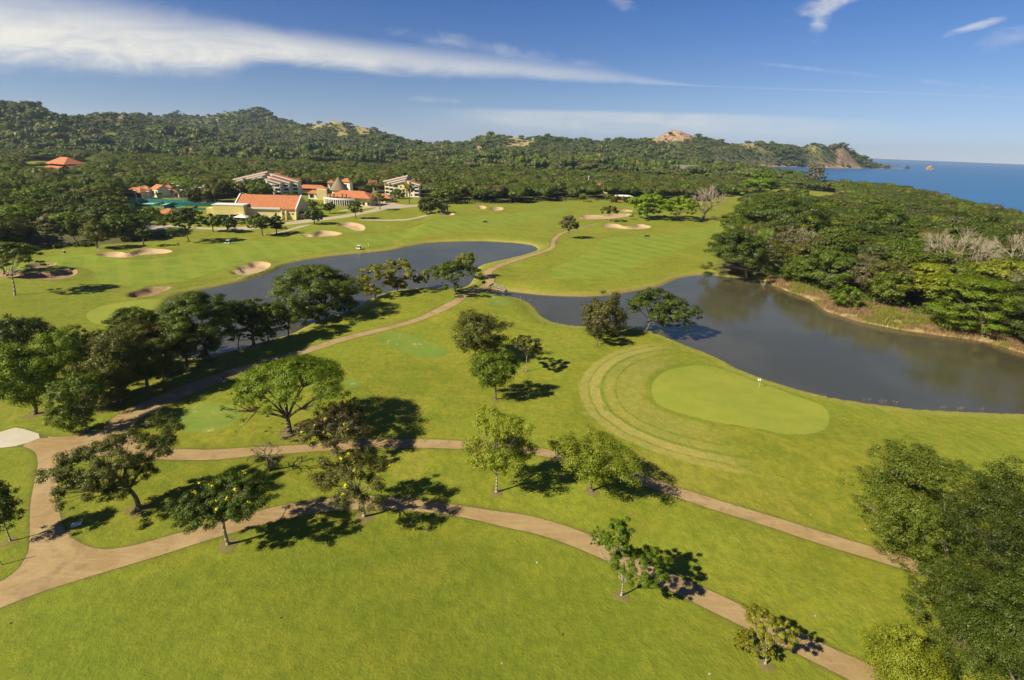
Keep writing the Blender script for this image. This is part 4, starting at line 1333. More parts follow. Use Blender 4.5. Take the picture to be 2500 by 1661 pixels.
ROCKM = mat('ochre_rock', (0.42, 0.24, 0.12), 0.95, 0.1, col2=(0.26, 0.17, 0.11), vscale=0.15, bump=0.8, bscale=0.6)
ROCKD = mat('dark_rock', (0.13, 0.10, 0.09), 0.95, 0.1, col2=(0.07, 0.06, 0.06), vscale=0.2, bump=0.8, bscale=0.6)
boulder('sea_rock', 'orange-brown rock islet standing in the open sea', (2268, 415.5), 38, 21, ROCKM, seed=3)
boulder('sea_rock', 'dark rock just off the tip of the headland', (2213, 413), 30, 16, ROCKD, seed=5)
# ------------------------------------------------------------------ trees
FWD = np.array([0, cp, -sp])


def depth_of(p):
    return float(np.dot(np.array(p) - np.array([0, 0, CAM_H]), FWD))


def leaf_mat(name, dark, mid_, light, trans=0.36, k=0.80):
    dark, mid_, light = [tuple(c * k for c in q) for q in (dark, mid_, light)]
    m = bpy.data.materials.new(name)
    m.use_nodes = True
    t = m.node_tree
    t.nodes.clear()
    a = N(t, 'ShaderNodeAttribute'); a.attribute_name = 'shade'
    oi = N(t, 'ShaderNodeObjectInfo')
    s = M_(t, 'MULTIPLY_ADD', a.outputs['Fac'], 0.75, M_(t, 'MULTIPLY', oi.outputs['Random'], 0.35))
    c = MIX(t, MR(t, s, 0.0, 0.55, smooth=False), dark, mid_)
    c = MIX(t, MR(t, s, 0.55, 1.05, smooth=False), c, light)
    hv = N(t, 'ShaderNodeHueSaturation')
    t.links.new(c, hv.inputs['Color'])
    t.links.new(M_(t, 'MULTIPLY_ADD', M_(t, 'FRACT', M_(t, 'MULTIPLY', oi.outputs['Random'], 7.31)), 0.022, 0.483), hv.inputs['Hue'])
    t.links.new(M_(t, 'MULTIPLY_ADD', M_(t, 'FRACT', M_(t, 'MULTIPLY', oi.outputs['Random'], 13.7)), 0.40, 0.84), hv.inputs['Value'])
    d = N(t, 'ShaderNodeBsdfDiffuse'); t.links.new(hv.outputs[0], d.inputs[0])
    tr = N(t, 'ShaderNodeBsdfTranslucent'); t.links.new(MIX(t, 1.0, hv.outputs[0], (1.0, 1.0, 0.55), 'MULTIPLY'), tr.inputs[0])
    mx = N(t, 'ShaderNodeMixShader'); mx.inputs[0].default_value = trans
    t.links.new(d.outputs[0], mx.inputs[1]); t.links.new(tr.outputs[0], mx.inputs[2])
    gl = N(t, 'ShaderNodeBsdfGlossy'); gl.inputs['Roughness'].default_value = 0.5; gl.inputs[0].default_value = (0.5, 0.5, 0.4, 1)
    mx2 = N(t, 'ShaderNodeMixShader'); mx2.inputs[0].default_value = 0.04
    t.links.new(mx.outputs[0], mx2.inputs[1]); t.links.new(gl.outputs[0], mx2.inputs[2])
    o = N(t, 'ShaderNodeOutputMaterial'); t.links.new(mx2.outputs[0], o.inputs[0])
    return m


LM = {
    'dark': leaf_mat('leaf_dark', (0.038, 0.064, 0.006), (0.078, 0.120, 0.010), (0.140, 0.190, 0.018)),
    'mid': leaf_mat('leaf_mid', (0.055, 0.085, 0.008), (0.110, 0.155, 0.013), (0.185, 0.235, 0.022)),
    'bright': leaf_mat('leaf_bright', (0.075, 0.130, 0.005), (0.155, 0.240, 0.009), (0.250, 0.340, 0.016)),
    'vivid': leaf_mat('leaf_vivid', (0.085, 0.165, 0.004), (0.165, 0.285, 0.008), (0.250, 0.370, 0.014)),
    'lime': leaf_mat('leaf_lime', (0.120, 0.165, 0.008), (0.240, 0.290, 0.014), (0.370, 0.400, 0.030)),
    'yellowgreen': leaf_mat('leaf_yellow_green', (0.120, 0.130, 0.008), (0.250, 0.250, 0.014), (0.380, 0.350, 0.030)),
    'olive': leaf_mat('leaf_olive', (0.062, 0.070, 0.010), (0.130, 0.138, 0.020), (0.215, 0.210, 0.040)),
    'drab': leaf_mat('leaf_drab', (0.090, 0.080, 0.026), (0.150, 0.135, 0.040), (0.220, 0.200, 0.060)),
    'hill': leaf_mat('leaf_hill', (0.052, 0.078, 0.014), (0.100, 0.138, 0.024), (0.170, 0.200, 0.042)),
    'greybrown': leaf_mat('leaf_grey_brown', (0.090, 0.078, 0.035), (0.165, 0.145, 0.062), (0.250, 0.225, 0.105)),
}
BARK = mat('bark', (0.115, 0.085, 0.055), 0.9, 0.1, col2=(0.19, 0.15, 0.10), vscale=3.0, bump=0.6, bscale=9)
BARK_PALE = mat('bark_pale', (0.42, 0.36, 0.27), 0.9, 0.1, col2=(0.26, 0.21, 0.15), vscale=2.2, bump=0.5, bscale=9)
BARK_GREY = mat('bark_grey', (0.36, 0.30, 0.21), 0.9, 0.1, col2=(0.22, 0.17, 0.11), vscale=1.6)
FLOWER = mat('yellow_blossom', (0.80, 0.70, 0.02), 0.7, 0.2, col2=(0.70, 0.55, 0.02), vscale=2.0)


def crown_puffs(rng, R, Ry, c, typ, n):
    """clumps of foliage filling a crown that reaches +-R, +-Ry, +-c about its centre: rows x, y, z, rx, rz"""
    ph = rng.uniform(0, 6.28, 4)

    def lobe(a):
        return 1 + 0.13 * np.sin(2 * a + ph[0]) + 0.11 * np.sin(3 * a + ph[1]) + 0.09 * np.sin(5 * a + ph[2])
    out = []
    if typ == 'umbrella':
        a = rng.uniform(0, 6.283, n)
        r = np.sqrt(rng.uniform(0.0, 1.0, n))
        sk = rng.random(n) < 0.16          # ragged skirts round the rim
        r = np.where(sk, rng.uniform(0.82, 1.12, n), r)
        lay = rng.choice([0.0, 0.30, 0.62, 0.95], n, p=[0.50, 0.24, 0.16, 0.10])
        ztop = 1 - 1.05 * np.minimum(r, 1) ** 2.2
        z = c * (ztop - lay * (1.15 - 0.5 * r)) * 0.88
        z = np.where(sk, c * rng.uniform(-1.15, 0.1, n), z)
        rr = r * lobe(a) * (1 - 0.10 * lay)
        pr = rng.uniform(0.09, 0.18, n)
        pr = np.where(sk, pr * 0.72, pr)
        x, y = np.cos(a) * rr * R * 0.88, np.sin(a) * rr * Ry * 0.88
        s = (R + Ry) / 2
        rz = np.minimum(pr * s * rng.uniform(0.30, 0.50, n), c * 0.45)
        return np.column_stack([x, y, z, pr * s, rz])
    if typ == 'round':
        d = rng.normal(size=(n, 3)); d[:, 2] = d[:, 2] * 0.95 + 0.15
        d /= np.linalg.norm(d, axis=1)[:, None]
        rad = rng.uniform(0.35, 1.0, n) ** 0.45
        a = np.arctan2(d[:, 1], d[:, 0])
        rad = rad * lobe(a) * (1 + 0.10 * np.sin(4 * d[:, 2] + ph[3]))
        pr = rng.uniform(0.13, 0.25, n)
        s = (R * Ry * c) ** (1 / 3)
        return np.column_stack([d[:, 0] * rad * R * 0.82, d[:, 1] * rad * Ry * 0.82, d[:, 2] * rad * c * 0.84, pr * s, pr * s * rng.uniform(0.55, 0.9, n)])
    if typ == 'dense':
        n = int(n * 1.5)
        d = rng.normal(size=(n, 3)); d[:, 2] = d[:, 2] * 0.9 + 0.3
        d /= np.linalg.norm(d, axis=1)[:, None]
        rad = rng.uniform(0.5, 1.0, n) ** 0.35
        core_ = rng.random(n) < 0.3
        rad = np.where(core_, rng.uniform(0.25, 0.7, n), rad)
        a = np.arctan2(d[:, 1], d[:, 0])
        rad = rad * lobe(a) * (1 + 0.10 * np.sin(5 * d[:, 2] + ph[3]))
        pr = rng.uniform(0.08, 0.16, n) * np.where(core_, 1.9, 1)
        s = (R * Ry * c) ** (1 / 3)
        return np.column_stack([d[:, 0] * rad * R * 0.9, d[:, 1] * rad * Ry * 0.9, d[:, 2] * rad * c * 0.9, pr * s, pr * s * rng.uniform(0.45, 0.7, n)])
    if typ == 'airy':
        d = rng.normal(size=(n, 3)); d[:, 2] = np.abs(d[:, 2]) * 1.1 - 0.35
        d /= np.linalg.norm(d, axis=1)[:, None]
        rad = rng.uniform(0.3, 1.0, n) ** 0.5
        a = np.arctan2(d[:, 1], d[:, 0])
        rad = rad * lobe(a)
        pr = rng.uniform(0.10, 0.20, n)
        s = (R * Ry * c) ** (1 / 3)
        return np.column_stack([d[:, 0] * rad * R * 0.93, d[:, 1] * rad * Ry * 0.93, d[:, 2] * rad * c * 0.9, pr * s, pr * s * rng.uniform(0.4, 0.75, n)])
    if typ == 'layered':
        lv = rng.integers(0, 6, n)
        zz = -0.85 + lv * 0.34 + rng.uniform(-0.05, 0.05, n)
        env = np.sqrt(np.clip(1.05 - (zz * 0.9) ** 2, 0.05, 1)) * np.where(zz < -0.5, 0.85, 1)
        a = rng.uniform(0, 6.283, n)
        r = np.sqrt(rng.uniform(0.12, 1.0, n)) * env * lobe(a)
        pr = rng.uniform(0.12, 0.22, n)
        s = (R + Ry) / 2
        return np.column_stack([np.cos(a) * r * R * 0.86, np.sin(a) * r * Ry * 0.86, zz * c * 0.9 - 0.1 * c * r, pr * s, pr * s * rng.uniform(0.28, 0.42, n)])


def leaf_cloud(rng, puffs, nleaf, size, flatness=0.3):
    w = puffs[:, 3] ** 2 * (puffs[:, 4] / puffs[:, 3]) ** 0.5
    k = rng.choice(len(puffs), nleaf, p=w / w.sum())
    d = rng.normal(size=(nleaf, 3)); d[:, 2] += 0.35
    d /= np.linalg.norm(d, axis=1)[:, None]
    rad = rng.uniform(0.25, 1.12, nleaf) ** 0.6
    jag = 1 + 0.22 * rng.normal(size=nleaf)
    P = puffs[k, :3] + d * (rad * jag)[:, None] * np.column_stack([puffs[k, 3], puffs[k, 3], puffs[k, 4]])
    cc = puffs[:, :3].mean(0); ex = np.maximum(np.abs(puffs[:, :3] - cc).max(0), 0.5)
    cd_ = (P - cc) / ex
    cd_ /= np.maximum(np.linalg.norm(cd_, axis=1)[:, None], 0.3)
    nr = d * 0.95 + cd_ * 0.45 + rng.normal(size=(nleaf, 3)) * 0.32 + np.array([0, 0, flatness])
    nr /= np.linalg.norm(nr, axis=1)[:, None]
    t = np.cross(nr, rng.normal(size=(nleaf, 3)))
    t /= np.linalg.norm(t, axis=1)[:, None]
    b = np.cross(nr, t)
    L = size * rng.uniform(0.6, 1.35, nleaf)[:, None]
    W = L * rng.uniform(0.45, 0.75, nleaf)[:, None]
    V = np.empty((nleaf, 4, 3))
    V[:, 0] = P - t * L * 0.6
    V[:, 1] = P + b * W * 0.5 + nr * L * 0.06
    V[:, 2] = P + t * L * 0.6
    V[:, 3] = P - b * W * 0.5 + nr * L * 0.06
    pr = rng.uniform(0, 1, len(puffs))
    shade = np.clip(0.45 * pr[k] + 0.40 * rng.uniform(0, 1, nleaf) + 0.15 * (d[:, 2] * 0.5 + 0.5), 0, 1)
    return V.reshape(-1, 3), shade


def quad_mesh(name, V, shade, material):
    n = len(V) // 4
    me = bpy.data.meshes.new(name)
    me.vertices.add(len(V)); me.loops.add(4 * n); me.polygons.add(n)
    me.vertices.foreach_set('co', V.astype(np.float32).ravel())
    me.loops.foreach_set('vertex_index', np.arange(4 * n, dtype=np.int32))
    me.polygons.foreach_set('loop_start', np.arange(0, 4 * n, 4, dtype=np.int32))
    me.polygons.foreach_set('loop_total', np.full(n, 4, dtype=np.int32))
    a = me.attributes.new('shade', 'FLOAT', 'FACE')
    a.data.foreach_set('value', shade.astype(np.float32))
    me.materials.append(material)
    me.update(calc_edges=True)
    return me


def bez(a, b, c, t):
    return a * (1 - t) ** 2 + b * 2 * t * (1 - t) + c * t * t


def limb(mb, a, m, c, r0, r1, seg=4, k=5):
    pts = [bez(a, m, c, i / seg) for i in range(seg + 1)]
    mb.path([tuple(p) for p in pts], [r0 + (r1 - r0) * (i / seg) ** 0.8 for i in range(seg + 1)], k)


def trunk_mesh(rng, puffs, base, fork, r0, nl, nsub, k=6, lean=None):
    """trunk, limbs and branches running from the ground into the clumps"""
    mb = MB()
    base, fork = np.array(base, float), np.array(fork, float)
    m = (base + fork) / 2 + (np.array(lean, float) if lean is not None else rng.normal(size=3) * 0.08 * np.linalg.norm(fork - base) * np.array([1, 1, 0]))
    limb(mb, base - np.array([0, 0, 0.25]), m, fork, r0 * 1.25, r0 * 0.78, 5, k + 1)
    # a flared foot
    mb.tube(tuple(base - np.array([0, 0, 0.25])), tuple(base + np.array([0, 0, 0.35])), r0 * 1.9, r0 * 1.15, k + 1)
    c = puffs[:, :3]
    R = np.abs(c[:, :2]).max()
    order = rng.permutation(len(c))
    chosen = []
    for i in order:
        if all(np.linalg.norm(c[i] - c[j]) > R * 0.42 for j in chosen):
            chosen.append(i)
        if len(chosen) >= nl:
            break
    limbs = []
    for i in chosen:
        e = c[i] - np.array([0, 0, puffs[i, 4] * 0.3])
        mid_ = fork * 0.45 + e * 0.55
        mid_[:2] = fork[:2] * 0.62 + e[:2] * 0.38
        mid_[2] = fork[2] * 0.42 + e[2] * 0.58
        limb(mb, fork, mid_, e, r0 * 0.55, r0 * 0.10, 5, k)
        limbs.append((fork, mid_, e))
    for i in order[:nsub]:
        e = c[i]
        best = min(limbs, key=lambda l: np.linalg.norm(bez(*l, 0.7) - e)) if limbs else (fork, fork, e)
        s = bez(*best, 0.55)
        limb(mb, s, (s + e) / 2 + np.array([0, 0, -0.05 * R]), e, r0 * 0.20, r0 * 0.05, 3, 4)
    return mb


def bare_branches(rng, mb, p, d, length, r, depth, spread, k=5, up=0.15):
    e = p + d * length
    m = (p + e) / 2 + rng.normal(size=3) * length * 0.06
    limb(mb, p, m, e, r, r * 0.62, 2 if depth < 3 else 3, 3 if depth <= 2 else k)
    if depth == 0:
        return
    for _ in range(3 if depth > 1 else 3):
        q = d + rng.normal(size=3) * spread
        q[2] += up
        q /= np.linalg.norm(q)
        bare_branches(rng, mb, e, q, length * rng.uniform(0.62, 0.82), r * 0.58, depth - 1, spread, k, up)


SOIL = mat('bare_soil', (0.20, 0.145, 0.06), 0.95, 0.05, col2=(0.13, 0.13, 0.03), vscale=1.6, bump=0.6, bscale=6)
NAMED = []      # (x, y, R) of the trees placed one by one


def crown_box(base, box):
    l, r, t, b = box
    rc = ray((l + r) / 2, (t + b) / 2)
    # vertical plane through the base, facing the camera
    az_ = np.array([base[0], base[1]]); az_ = az_ / np.linalg.norm(az_)
    k = (base[0] * az_[0] + base[1] * az_[1]) / (rc[0] * az_[0] + rc[1] * az_[1])
    C = np.array([rc[0] * k, rc[1] * k, CAM_H + rc[2] * k])
    zc = depth_of(C)
    R = (r - l) / 2 * zc / FOC
    # off the axis the picture stretches things sideways
    off = math.hypot((l + r) / 2 - 1250, 0) / FOC
    R = R / math.sqrt(1 + off * off) ** 0.9
    e = (b - t) / 2 * zc / FOC
    s = -rc[2] / np.linalg.norm(rc)
    co = math.sqrt(1 - s * s)
    Ry = min(R, 0.86 * e / max(s, 0.05))
    c = math.sqrt(max(e * e - (Ry * s) ** 2, (0.25 * R) ** 2)) / co
    return C, R * 1.07, Ry * 1.07, c * 1.03


def tree(name, label, cat, base, boxes, typ, leaf, dens=1.0, trunk=None, bark=None, group=None, flowers=0, nl=9, fork=None, leafpx=1.15, seed=None):
    rng = np.random.default_rng(seed if seed is not None else int(base[0] * 7 + base[1] * 13) & 0xffff)
    B = hit(*base)
    root = empty(name, tuple(B))
    tag(root, label, cat, group)
    if not isinstance(boxes, list):
        boxes = [boxes]
    allp, tot = [], 0
    az_ = math.atan2(B[0], B[1])
    for bx in boxes:
        C, R, Ry, c = crown_box(B, bx)
        n = int(np.clip(26 + (bx[1] - bx[0]) * 0.55, 26, 170))
        if typ == 'airy':
            n = int(n * 0.8)
        p = crown_puffs(rng, R, Ry, c, typ, n)
        # turn local x to the line across the view
        ca, sa = math.cos(az_), math.sin(az_)
        x, y = p[:, 0] * ca + p[:, 1] * sa, -p[:, 0] * sa + p[:, 1] * ca
        p[:, 0], p[:, 1] = x + C[0] - B[0], y + C[1] - B[1]
        p[:, 2] += C[2] - B[2]
        p[:, 2] = np.maximum(p[:, 2], 0.4 + p[:, 4])
        area = (bx[1] - bx[0]) * (bx[3] - bx[2]) * 0.41 ** 2
        tot += area
        allp.append(p)
        NAMED.append((C[0], C[1], R))
    puffs = np.concatenate(allp)
    zc = depth_of(B)
    size = leafpx * zc / (FOC * 0.41) * 1.25
    nleaf = int(np.clip(tot * (4.2 + 2.2 * math.exp(-tot / 1500)) * dens, 420, 75000))
    V, sh = leaf_cloud(rng, puffs, nleaf, size, 0.45 if typ in ('umbrella', 'layered') else 0.15)
    me = quad_mesh('crown', V, sh, LM[leaf])
    o = bpy.data.objects.new('crown', me); COL.objects.link(o); o.parent = root
    top = puffs[:, 2].max()
    R = max(np.abs(puffs[:, 0] - puffs[:, 0].mean()).max(), 0.5)
    low = puffs[:, 2].min()
    cen_ = puffs[:, :3].mean(0)
    fz = fork if fork is not None else max(0.5 * low + 0.12 * top, 0.22 * top)
    fp = (cen_[0] * fz / cen_[2] * 0.55, cen_[1] * fz / cen_[2] * 0.55, fz)
    r0 = trunk if trunk else max(0.10, 0.028 * top + 0.010 * R)
    mb = trunk_mesh(rng, puffs, (0, 0, 0), fp, r0, nl, int(len(puffs) * (0.12 if typ == 'layered' else 0.02 if typ == 'dense' else 0.45)))
    mb.build('trunk', bark or BARK, root, True)
    if B[1] < 125:
        rr_ = (0.55 + 1.2 * r0 * 3) * np.array([rng.uniform(0.75, 1.3) for _ in range(14)])
        vv = [(0, 0, 0.07)] + [(rr_[i] * math.cos(6.283 * i / 14), rr_[i] * math.sin(6.283 * i / 14), 0) for i in range(14)] 
        g_ = height(np.array([B[0] + q[0] for q in vv]), np.array([B[1] + q[1] for q in vv]), False) - B[2]
        vv = [(q[0], q[1], float(z_) + (0.09 if i == 0 else 0.012)) for i, (q, z_) in enumerate(zip(vv, g_))]
        mesh_from('soil_ring', vv, [(0, 1 + i, 1 + (i + 1) % 14) for i in range(14)], SOIL, root, True)
    if flowers:
        sel = puffs[np.argsort(-(puffs[:, 2] + rng.uniform(-1, 1, len(puffs)) * top * 0.25))[:flowers * 2]]
        k = rng.choice(len(sel), flowers)
        fpuff = sel[k].copy()
        fpuff[:, :2] += rng.normal(size=(flowers, 2)) * sel[k, 3:4] * 0.7
        fpuff[:, 2] += sel[k, 4] * 0.9
        fpuff[:, 3] = rng.uniform(0.18, 0.36, flowers); fpuff[:, 4] = 0.22
        V, sh = leaf_cloud(rng, fpuff, flowers * 16, 0.17, 0.2)
        me = quad_mesh('blossom', V, sh, FLOWER)
        f = bpy.data.objects.new('blossom', me); COL.objects.link(f); f.parent = root
        f['kind'] = 'stuff'
    return root


def bare_tree(name, label, base, box, depth=5, spread=0.5, bark=None, haze=0, leaf='greybrown', group=None, up=0.2):
    rng = np.random.default_rng(int(base[0] * 3 + base[1]))
    B = hit(*base)
    C, R, Ry, c = crown_box(B, box)
    root = empty(name, tuple(B))
    tag(root, label, 'tree', group)
    NAMED.append((C[0], C[1], R))
    H = C[2] - B[2] + c
    mb = MB()
    fork = np.array([(C[0] - B[0]) * 0.3, (C[1] - B[1]) * 0.3, max(H - 2 * c * 0.95, 0.15 * H)])
    r0 = 0.035 * H + 0.008 * R
    limb(mb, np.array([0, 0, -0.2]), fork * 0.5, fork, r0 * 1.3, r0, 4, 7)
    n0 = 6
    reach = max(R, c)
    for i in range(n0):
        a = 6.283 * i / n0 + rng.uniform(-0.3, 0.3)
        d = np.array([math.cos(a) * R, math.sin(a) * Ry, (H - fork[2]) * rng.uniform(0.55, 1.0)])
        L = np.linalg.norm(d); d /= L
        bare_branches(rng, mb, fork, d, L * 0.36, r0 * 0.62, depth - 1, spread, 5, up)
    mb.build('trunk', bark or BARK_GREY, root)
    if haze:
        p = crown_puffs(rng, R, Ry, c, 'umbrella' if c < R * 0.8 else 'round', 60)
        p[:, :3] += (C - B)
        V, sh = leaf_cloud(rng, p, haze, 0.20 * depth_of(B) / 100, 0.2)
        me = quad_mesh('twigs', V, sh, LM[leaf])
        o = bpy.data.objects.new('crown', me); COL.objects.link(o); o.parent = root
    return root


# (name, label, base, crown boxes, shape, foliage, extra)
T = tree
T('spreading_tree', 'bright green spreading tree with forked dark trunk beside the tee with worn patches', 'tree', (707, 1057), [(585, 862, 864, 985), (545, 660, 930, 1040), (660, 790, 870, 930)], 'umbrella', 'bright', 1.0, 0.42, nl=12)
T('cassia_tree', 'drab yellow-flowered tree just right of the large bright spreading tree', 'tree', (822, 1108), (735, 918, 975, 1102), 'airy', 'drab', 0.9, 0.2, flowers=16, nl=11, bark=BARK_GREY)
T('cassia_tree', 'yellow-flowered tree standing at the edge of the lower path', 'tree', (889, 1262), (765, 962, 1092, 1240), 'airy', 'olive', 0.95, 0.19, flowers=14, nl=11, bark=BARK_GREY)
T('cassia_tree', 'yellow-flowered tree in front of the lower path near its fork', 'tree', (557, 1330), [(470, 680, 1145, 1275), (420, 560, 1195, 1312)], 'airy', 'dark', 1.0, 0.19, flowers=24, nl=11, bark=BARK_GREY)
T('acacia_tree', 'wide airy tree leaning left on the grass island inside the path fork', 'tree', (338, 1245), [(112, 455, 1050, 1175), (130, 380, 1130, 1230)], 'airy', 'olive', 0.9, 0.28, nl=13, bark=BARK)
T('young_tree', 'dark small tree cut off by the left edge beside the path', 'tree', (26, 1322), [(-60, 58, 1168, 1300)], 'round', 'dark', 1.0, 0.09, bark=BARK_PALE, fork=2.2)
T('shade_tree', 'dark drooping tree beside the pale concrete slab', 'tree', (215, 1050), [(112, 272, 905, 1000), (120, 235, 975, 1062)], 'round', 'mid', 0.95, 0.16, bark=BARK_PALE, nl=10)
T('leafy_tree', 'large vivid green tree at the left edge beyond the concrete slab', 'tree', (85, 1012), [(-40, 150, 820, 1010), (80, 228, 800, 930)], 'round', 'bright', 1.0, 0.3)
T('shade_tree', 'dark green tree at the left edge above the vivid green tree', 'tree', (60, 865), (-40, 128, 768, 858), 'round', 'dark', 1.0, 0.25)
T('shade_tree', 'brownish dark tree just right of the vivid green tree', 'tree', (290, 985), [(175, 370, 830, 960), (230, 350, 800, 900)], 'round', 'olive', 1.0, 0.25, nl=11)
T('shade_tree', 'broad olive tree between the left green and the tree-lined path', 'tree', (410, 915), [(215, 450, 780, 905)], 'umbrella', 'olive', 1.3, 0.3, nl=11)
T('spreading_tree', 'tall broad dark tree at the west end of the upper pond', 'tree', (512, 878), [(372, 600, 710, 850), (360, 500, 760, 880)], 'umbrella', 'mid', 1.3, 0.3, nl=12)
T('slender_tree', 'small tree with thin trunk on the pond bank behind the row', 'tree', (583, 855), (543, 642, 735, 832), 'umbrella', 'dark', 1.0, 0.13)
T('shade_tree', 'dense dark green tree on the bank left of the great umbrella tree', 'tree', (655, 838), (600, 706, 733, 828), 'round', 'dark', 1.1, 0.2)
T('leafy_tree', 'low light green tree under the left side of the great umbrella tree', 'tree', (705, 822), (655, 765, 718, 800), 'round', 'mid', 1.0, 0.15)
T('umbrella_tree', 'great dark umbrella tree with forked trunk on the pond bank', 'tree', (797, 775), [(655, 878, 645, 745), (740, 880, 690, 765)], 'umbrella', 'dark', 1.4, 0.42, nl=14)
T('shade_tree', 'small dark tree tucked under the right of the great umbrella tree', 'tree', (826, 772), (806, 872, 722, 766), 'round', 'dark', 1.0, 0.12)
T('spreading_tree', 'yellow-green layered tree right of the great umbrella tree', 'tree', (917, 730), (868, 952, 642, 720), 'layered', 'yellowgreen', 1.1, 0.2)
T('spreading_tree', 'yellow-green layered tree, second from the great umbrella tree', 'tree', (970, 714), (925, 1018, 628, 702), 'layered', 'yellowgreen', 1.1, 0.2)
T('slender_tree', 'tiny pale slender tree alone on the pond bank', 'tree', (1041, 702), (1028, 1050, 655, 690), 'round', 'lime', 0.9, 0.06, bark=BARK_PALE)
T('slender_tree', 'small dark slender tree between yellow-green and leaning tree', 'tree', (1016, 704), (1003, 1036, 668, 694), 'round', 'olive', 0.9, 0.06)
T('umbrella_tree', 'dark umbrella tree with a leaning trunk next to the bridge', 'tree', (1113, 717), (1047, 1172, 638, 694), 'umbrella', 'dark', 1.4, 0.24)
T('leafy_tree', 'light yellow-green tree peeping over the leaning umbrella tree', 'tree', (1150, 690), (1113, 1166, 617, 658), 'round', 'lime', 1.1, 0.14)
T('round_tree', 'olive brown dome-shaped tree in the middle of the course', 'tree', (1158, 882), (1098, 1238, 755, 872), 'round', 'olive', 1.15, 0.22, nl=12)
T('leafy_tree', 'vivid green tree in front of the olive dome-shaped tree', 'tree', (1210, 976), (1145, 1260, 850, 955), 'round', 'bright', 1.1, 0.16)
T('young_tree', 'small thin-crowned tree right of the vivid green middle tree', 'tree', (1285, 907), (1247, 1326, 815, 872), 'airy', 'olive', 0.9, 0.09, bark=BARK_PALE)
T('leafy_tree', 'tall light green tree with a pale trunk between the two paths', 'tree', (1212, 1202), [(1150, 1295, 995, 1080), (1116, 1315, 1050, 1158)], 'round', 'lime', 0.95, 0.16, bark=BARK_PALE, nl=12, fork=3.0)
T('layered_tree', 'light green tree with flat foliage layers over the upper path', 'tree', (1445, 1200), [(1352, 1560, 1042, 1172), (1330, 1430, 1062, 1110)], 'layered', 'lime', 1.1, 0.17, nl=12)
T('young_tree', 'irregular two-part young tree with crooked pale trunk by the lower path', 'tree', (1517, 1455), [(1468, 1545, 1258, 1385), (1500, 1638, 1330, 1434), (1440, 1480, 1290, 1345)], 'airy', 'bright', 1.15, 0.10, bark=BARK_PALE, nl=10, fork=2.0)
T('young_tree', 'small yellowish tree at the bottom edge over the lower path', 'tree', (1868, 1622), [(1812, 1952, 1495, 1570), (1780, 1900, 1545, 1605)], 'airy', 'yellowgreen', 1.1, 0.09, bark=BARK_PALE)
T('leafy_tree', 'pale green bushy tree cut off by the bottom edge right of the path', 'tree', (2230, 1735), [(2075, 2360, 1540, 1720), (2150, 2260, 1512, 1600)], 'round', 'lime', 0.95, 0.15)
T('broad_tree', 'big dark green tree with a white trunk at the right edge', 'tree', (2318, 1400), [(2040, 2400, 1135, 1290), (2110, 2400, 1080, 1200), (2080, 2360, 1230, 1390)], 'dense', 'mid', 1.3, 0.3, bark=BARK_GREY, nl=5, seed=5)
T('broad_tree', 'huge dense tree filling the right edge behind the white-trunked tree', 'tree', (2500, 1560), [(2280, 2660, 1125, 1400), (2310, 2700, 1350, 1560)], 'dense', 'dark', 1.3, 0.35, nl=4, seed=6)
T('broad_tree', 'dense tree in the bottom right corner of the picture', 'tree', (2480, 1790), [(2250, 2680, 1400, 1740)], 'dense', 'dark', 1.3, 0.35, nl=4, seed=8)
for b_, bx_, ty_, lf_, lb_ in [
    ((330, 905), (235, 420, 745, 870), 'umbrella', 'mid', 'broad tree at the back of the dense row west of the pond'),
    ((455, 900), (395, 540, 770, 885), 'round', 'olive', 'dark olive tree in the dense row over the pond end'),
    ((620, 842), (575, 670, 725, 820), 'umbrella', 'mid', 'spreading tree between slim-trunked and dense dark tree'),
    ((360, 950), (290, 440, 830, 935), 'round', 'dark', 'low dark tree at the front of the dense row'),
    ((190, 940), (150, 260, 800, 900), 'round', 'dark', 'dark tree between the vivid green and brownish trees'),
    ((20, 960), (-60, 90, 850, 1000), 'round', 'dark', 'dark mass of leaves at the left edge under the vivid tree'),
    ((250, 1000), (190, 330, 900, 985), 'round', 'olive', 'olive tree overhanging the shaded path'),
    ((745, 790), (700, 800, 735, 785), 'round', 'dark', 'dark low tree left of the forked trunk of the great umbrella tree')]:
    T('shade_tree', lb_, 'tree', b_, bx_, ty_, lf_, 1.2)
T('broad_tree', 'dark green tree filling the gap below the white-trunked tree', 'tree', (2350, 1560), [(2200, 2480, 1370, 1560)], 'dense', 'dark', 1.3, 0.3, nl=4, seed=9)
bare_tree('bare_tree', 'small crooked bare tree between the two paths', (657, 1150), (597, 702, 1083, 1128), 4, 0.55, BARK, haze=260, leaf='mid', up=0.0)
T('shade_tree', 'dark olive tree on the point between the ponds channel and green', 'tree', (1510, 822), (1417, 1532, 710, 832), 'round', 'olive', 1.2, 0.22, nl=11)
T('young_tree', 'small brownish tree in front of the dark olive pond tree', 'tree', (1457, 847), (1424, 1492, 765, 815), 'round', 'drab', 1.0, 0.10)
T('umbrella_tree', 'umbrella tree leaning over the right pond', 'tree', (1577, 808), [(1520, 1660, 700, 790), (1600, 1712, 725, 805)], 'umbrella', 'dark', 1.1, 0.26, nl=12)
T('young_tree', 'lone upright tree beside the bend of the far path', 'tree', (1389, 583), (1369, 1412, 520, 568), 'round', 'drab', 1.1, 0.10)
T('young_tree', 'small round tree between the far fairway bunkers', 'tree', (1486, 541), (1464, 1512, 501, 532), 'airy', 'olive', 1.1, 0.10, bark=BARK_PALE)
T('umbrella_tree', 'brilliant green umbrella tree, left of the pair on the far fairway', 'tree', (1578, 534), [(1533, 1640, 474, 522), (1550, 1612, 500, 528)], 'umbrella', 'vivid', 1.7, 0.5, nl=12)
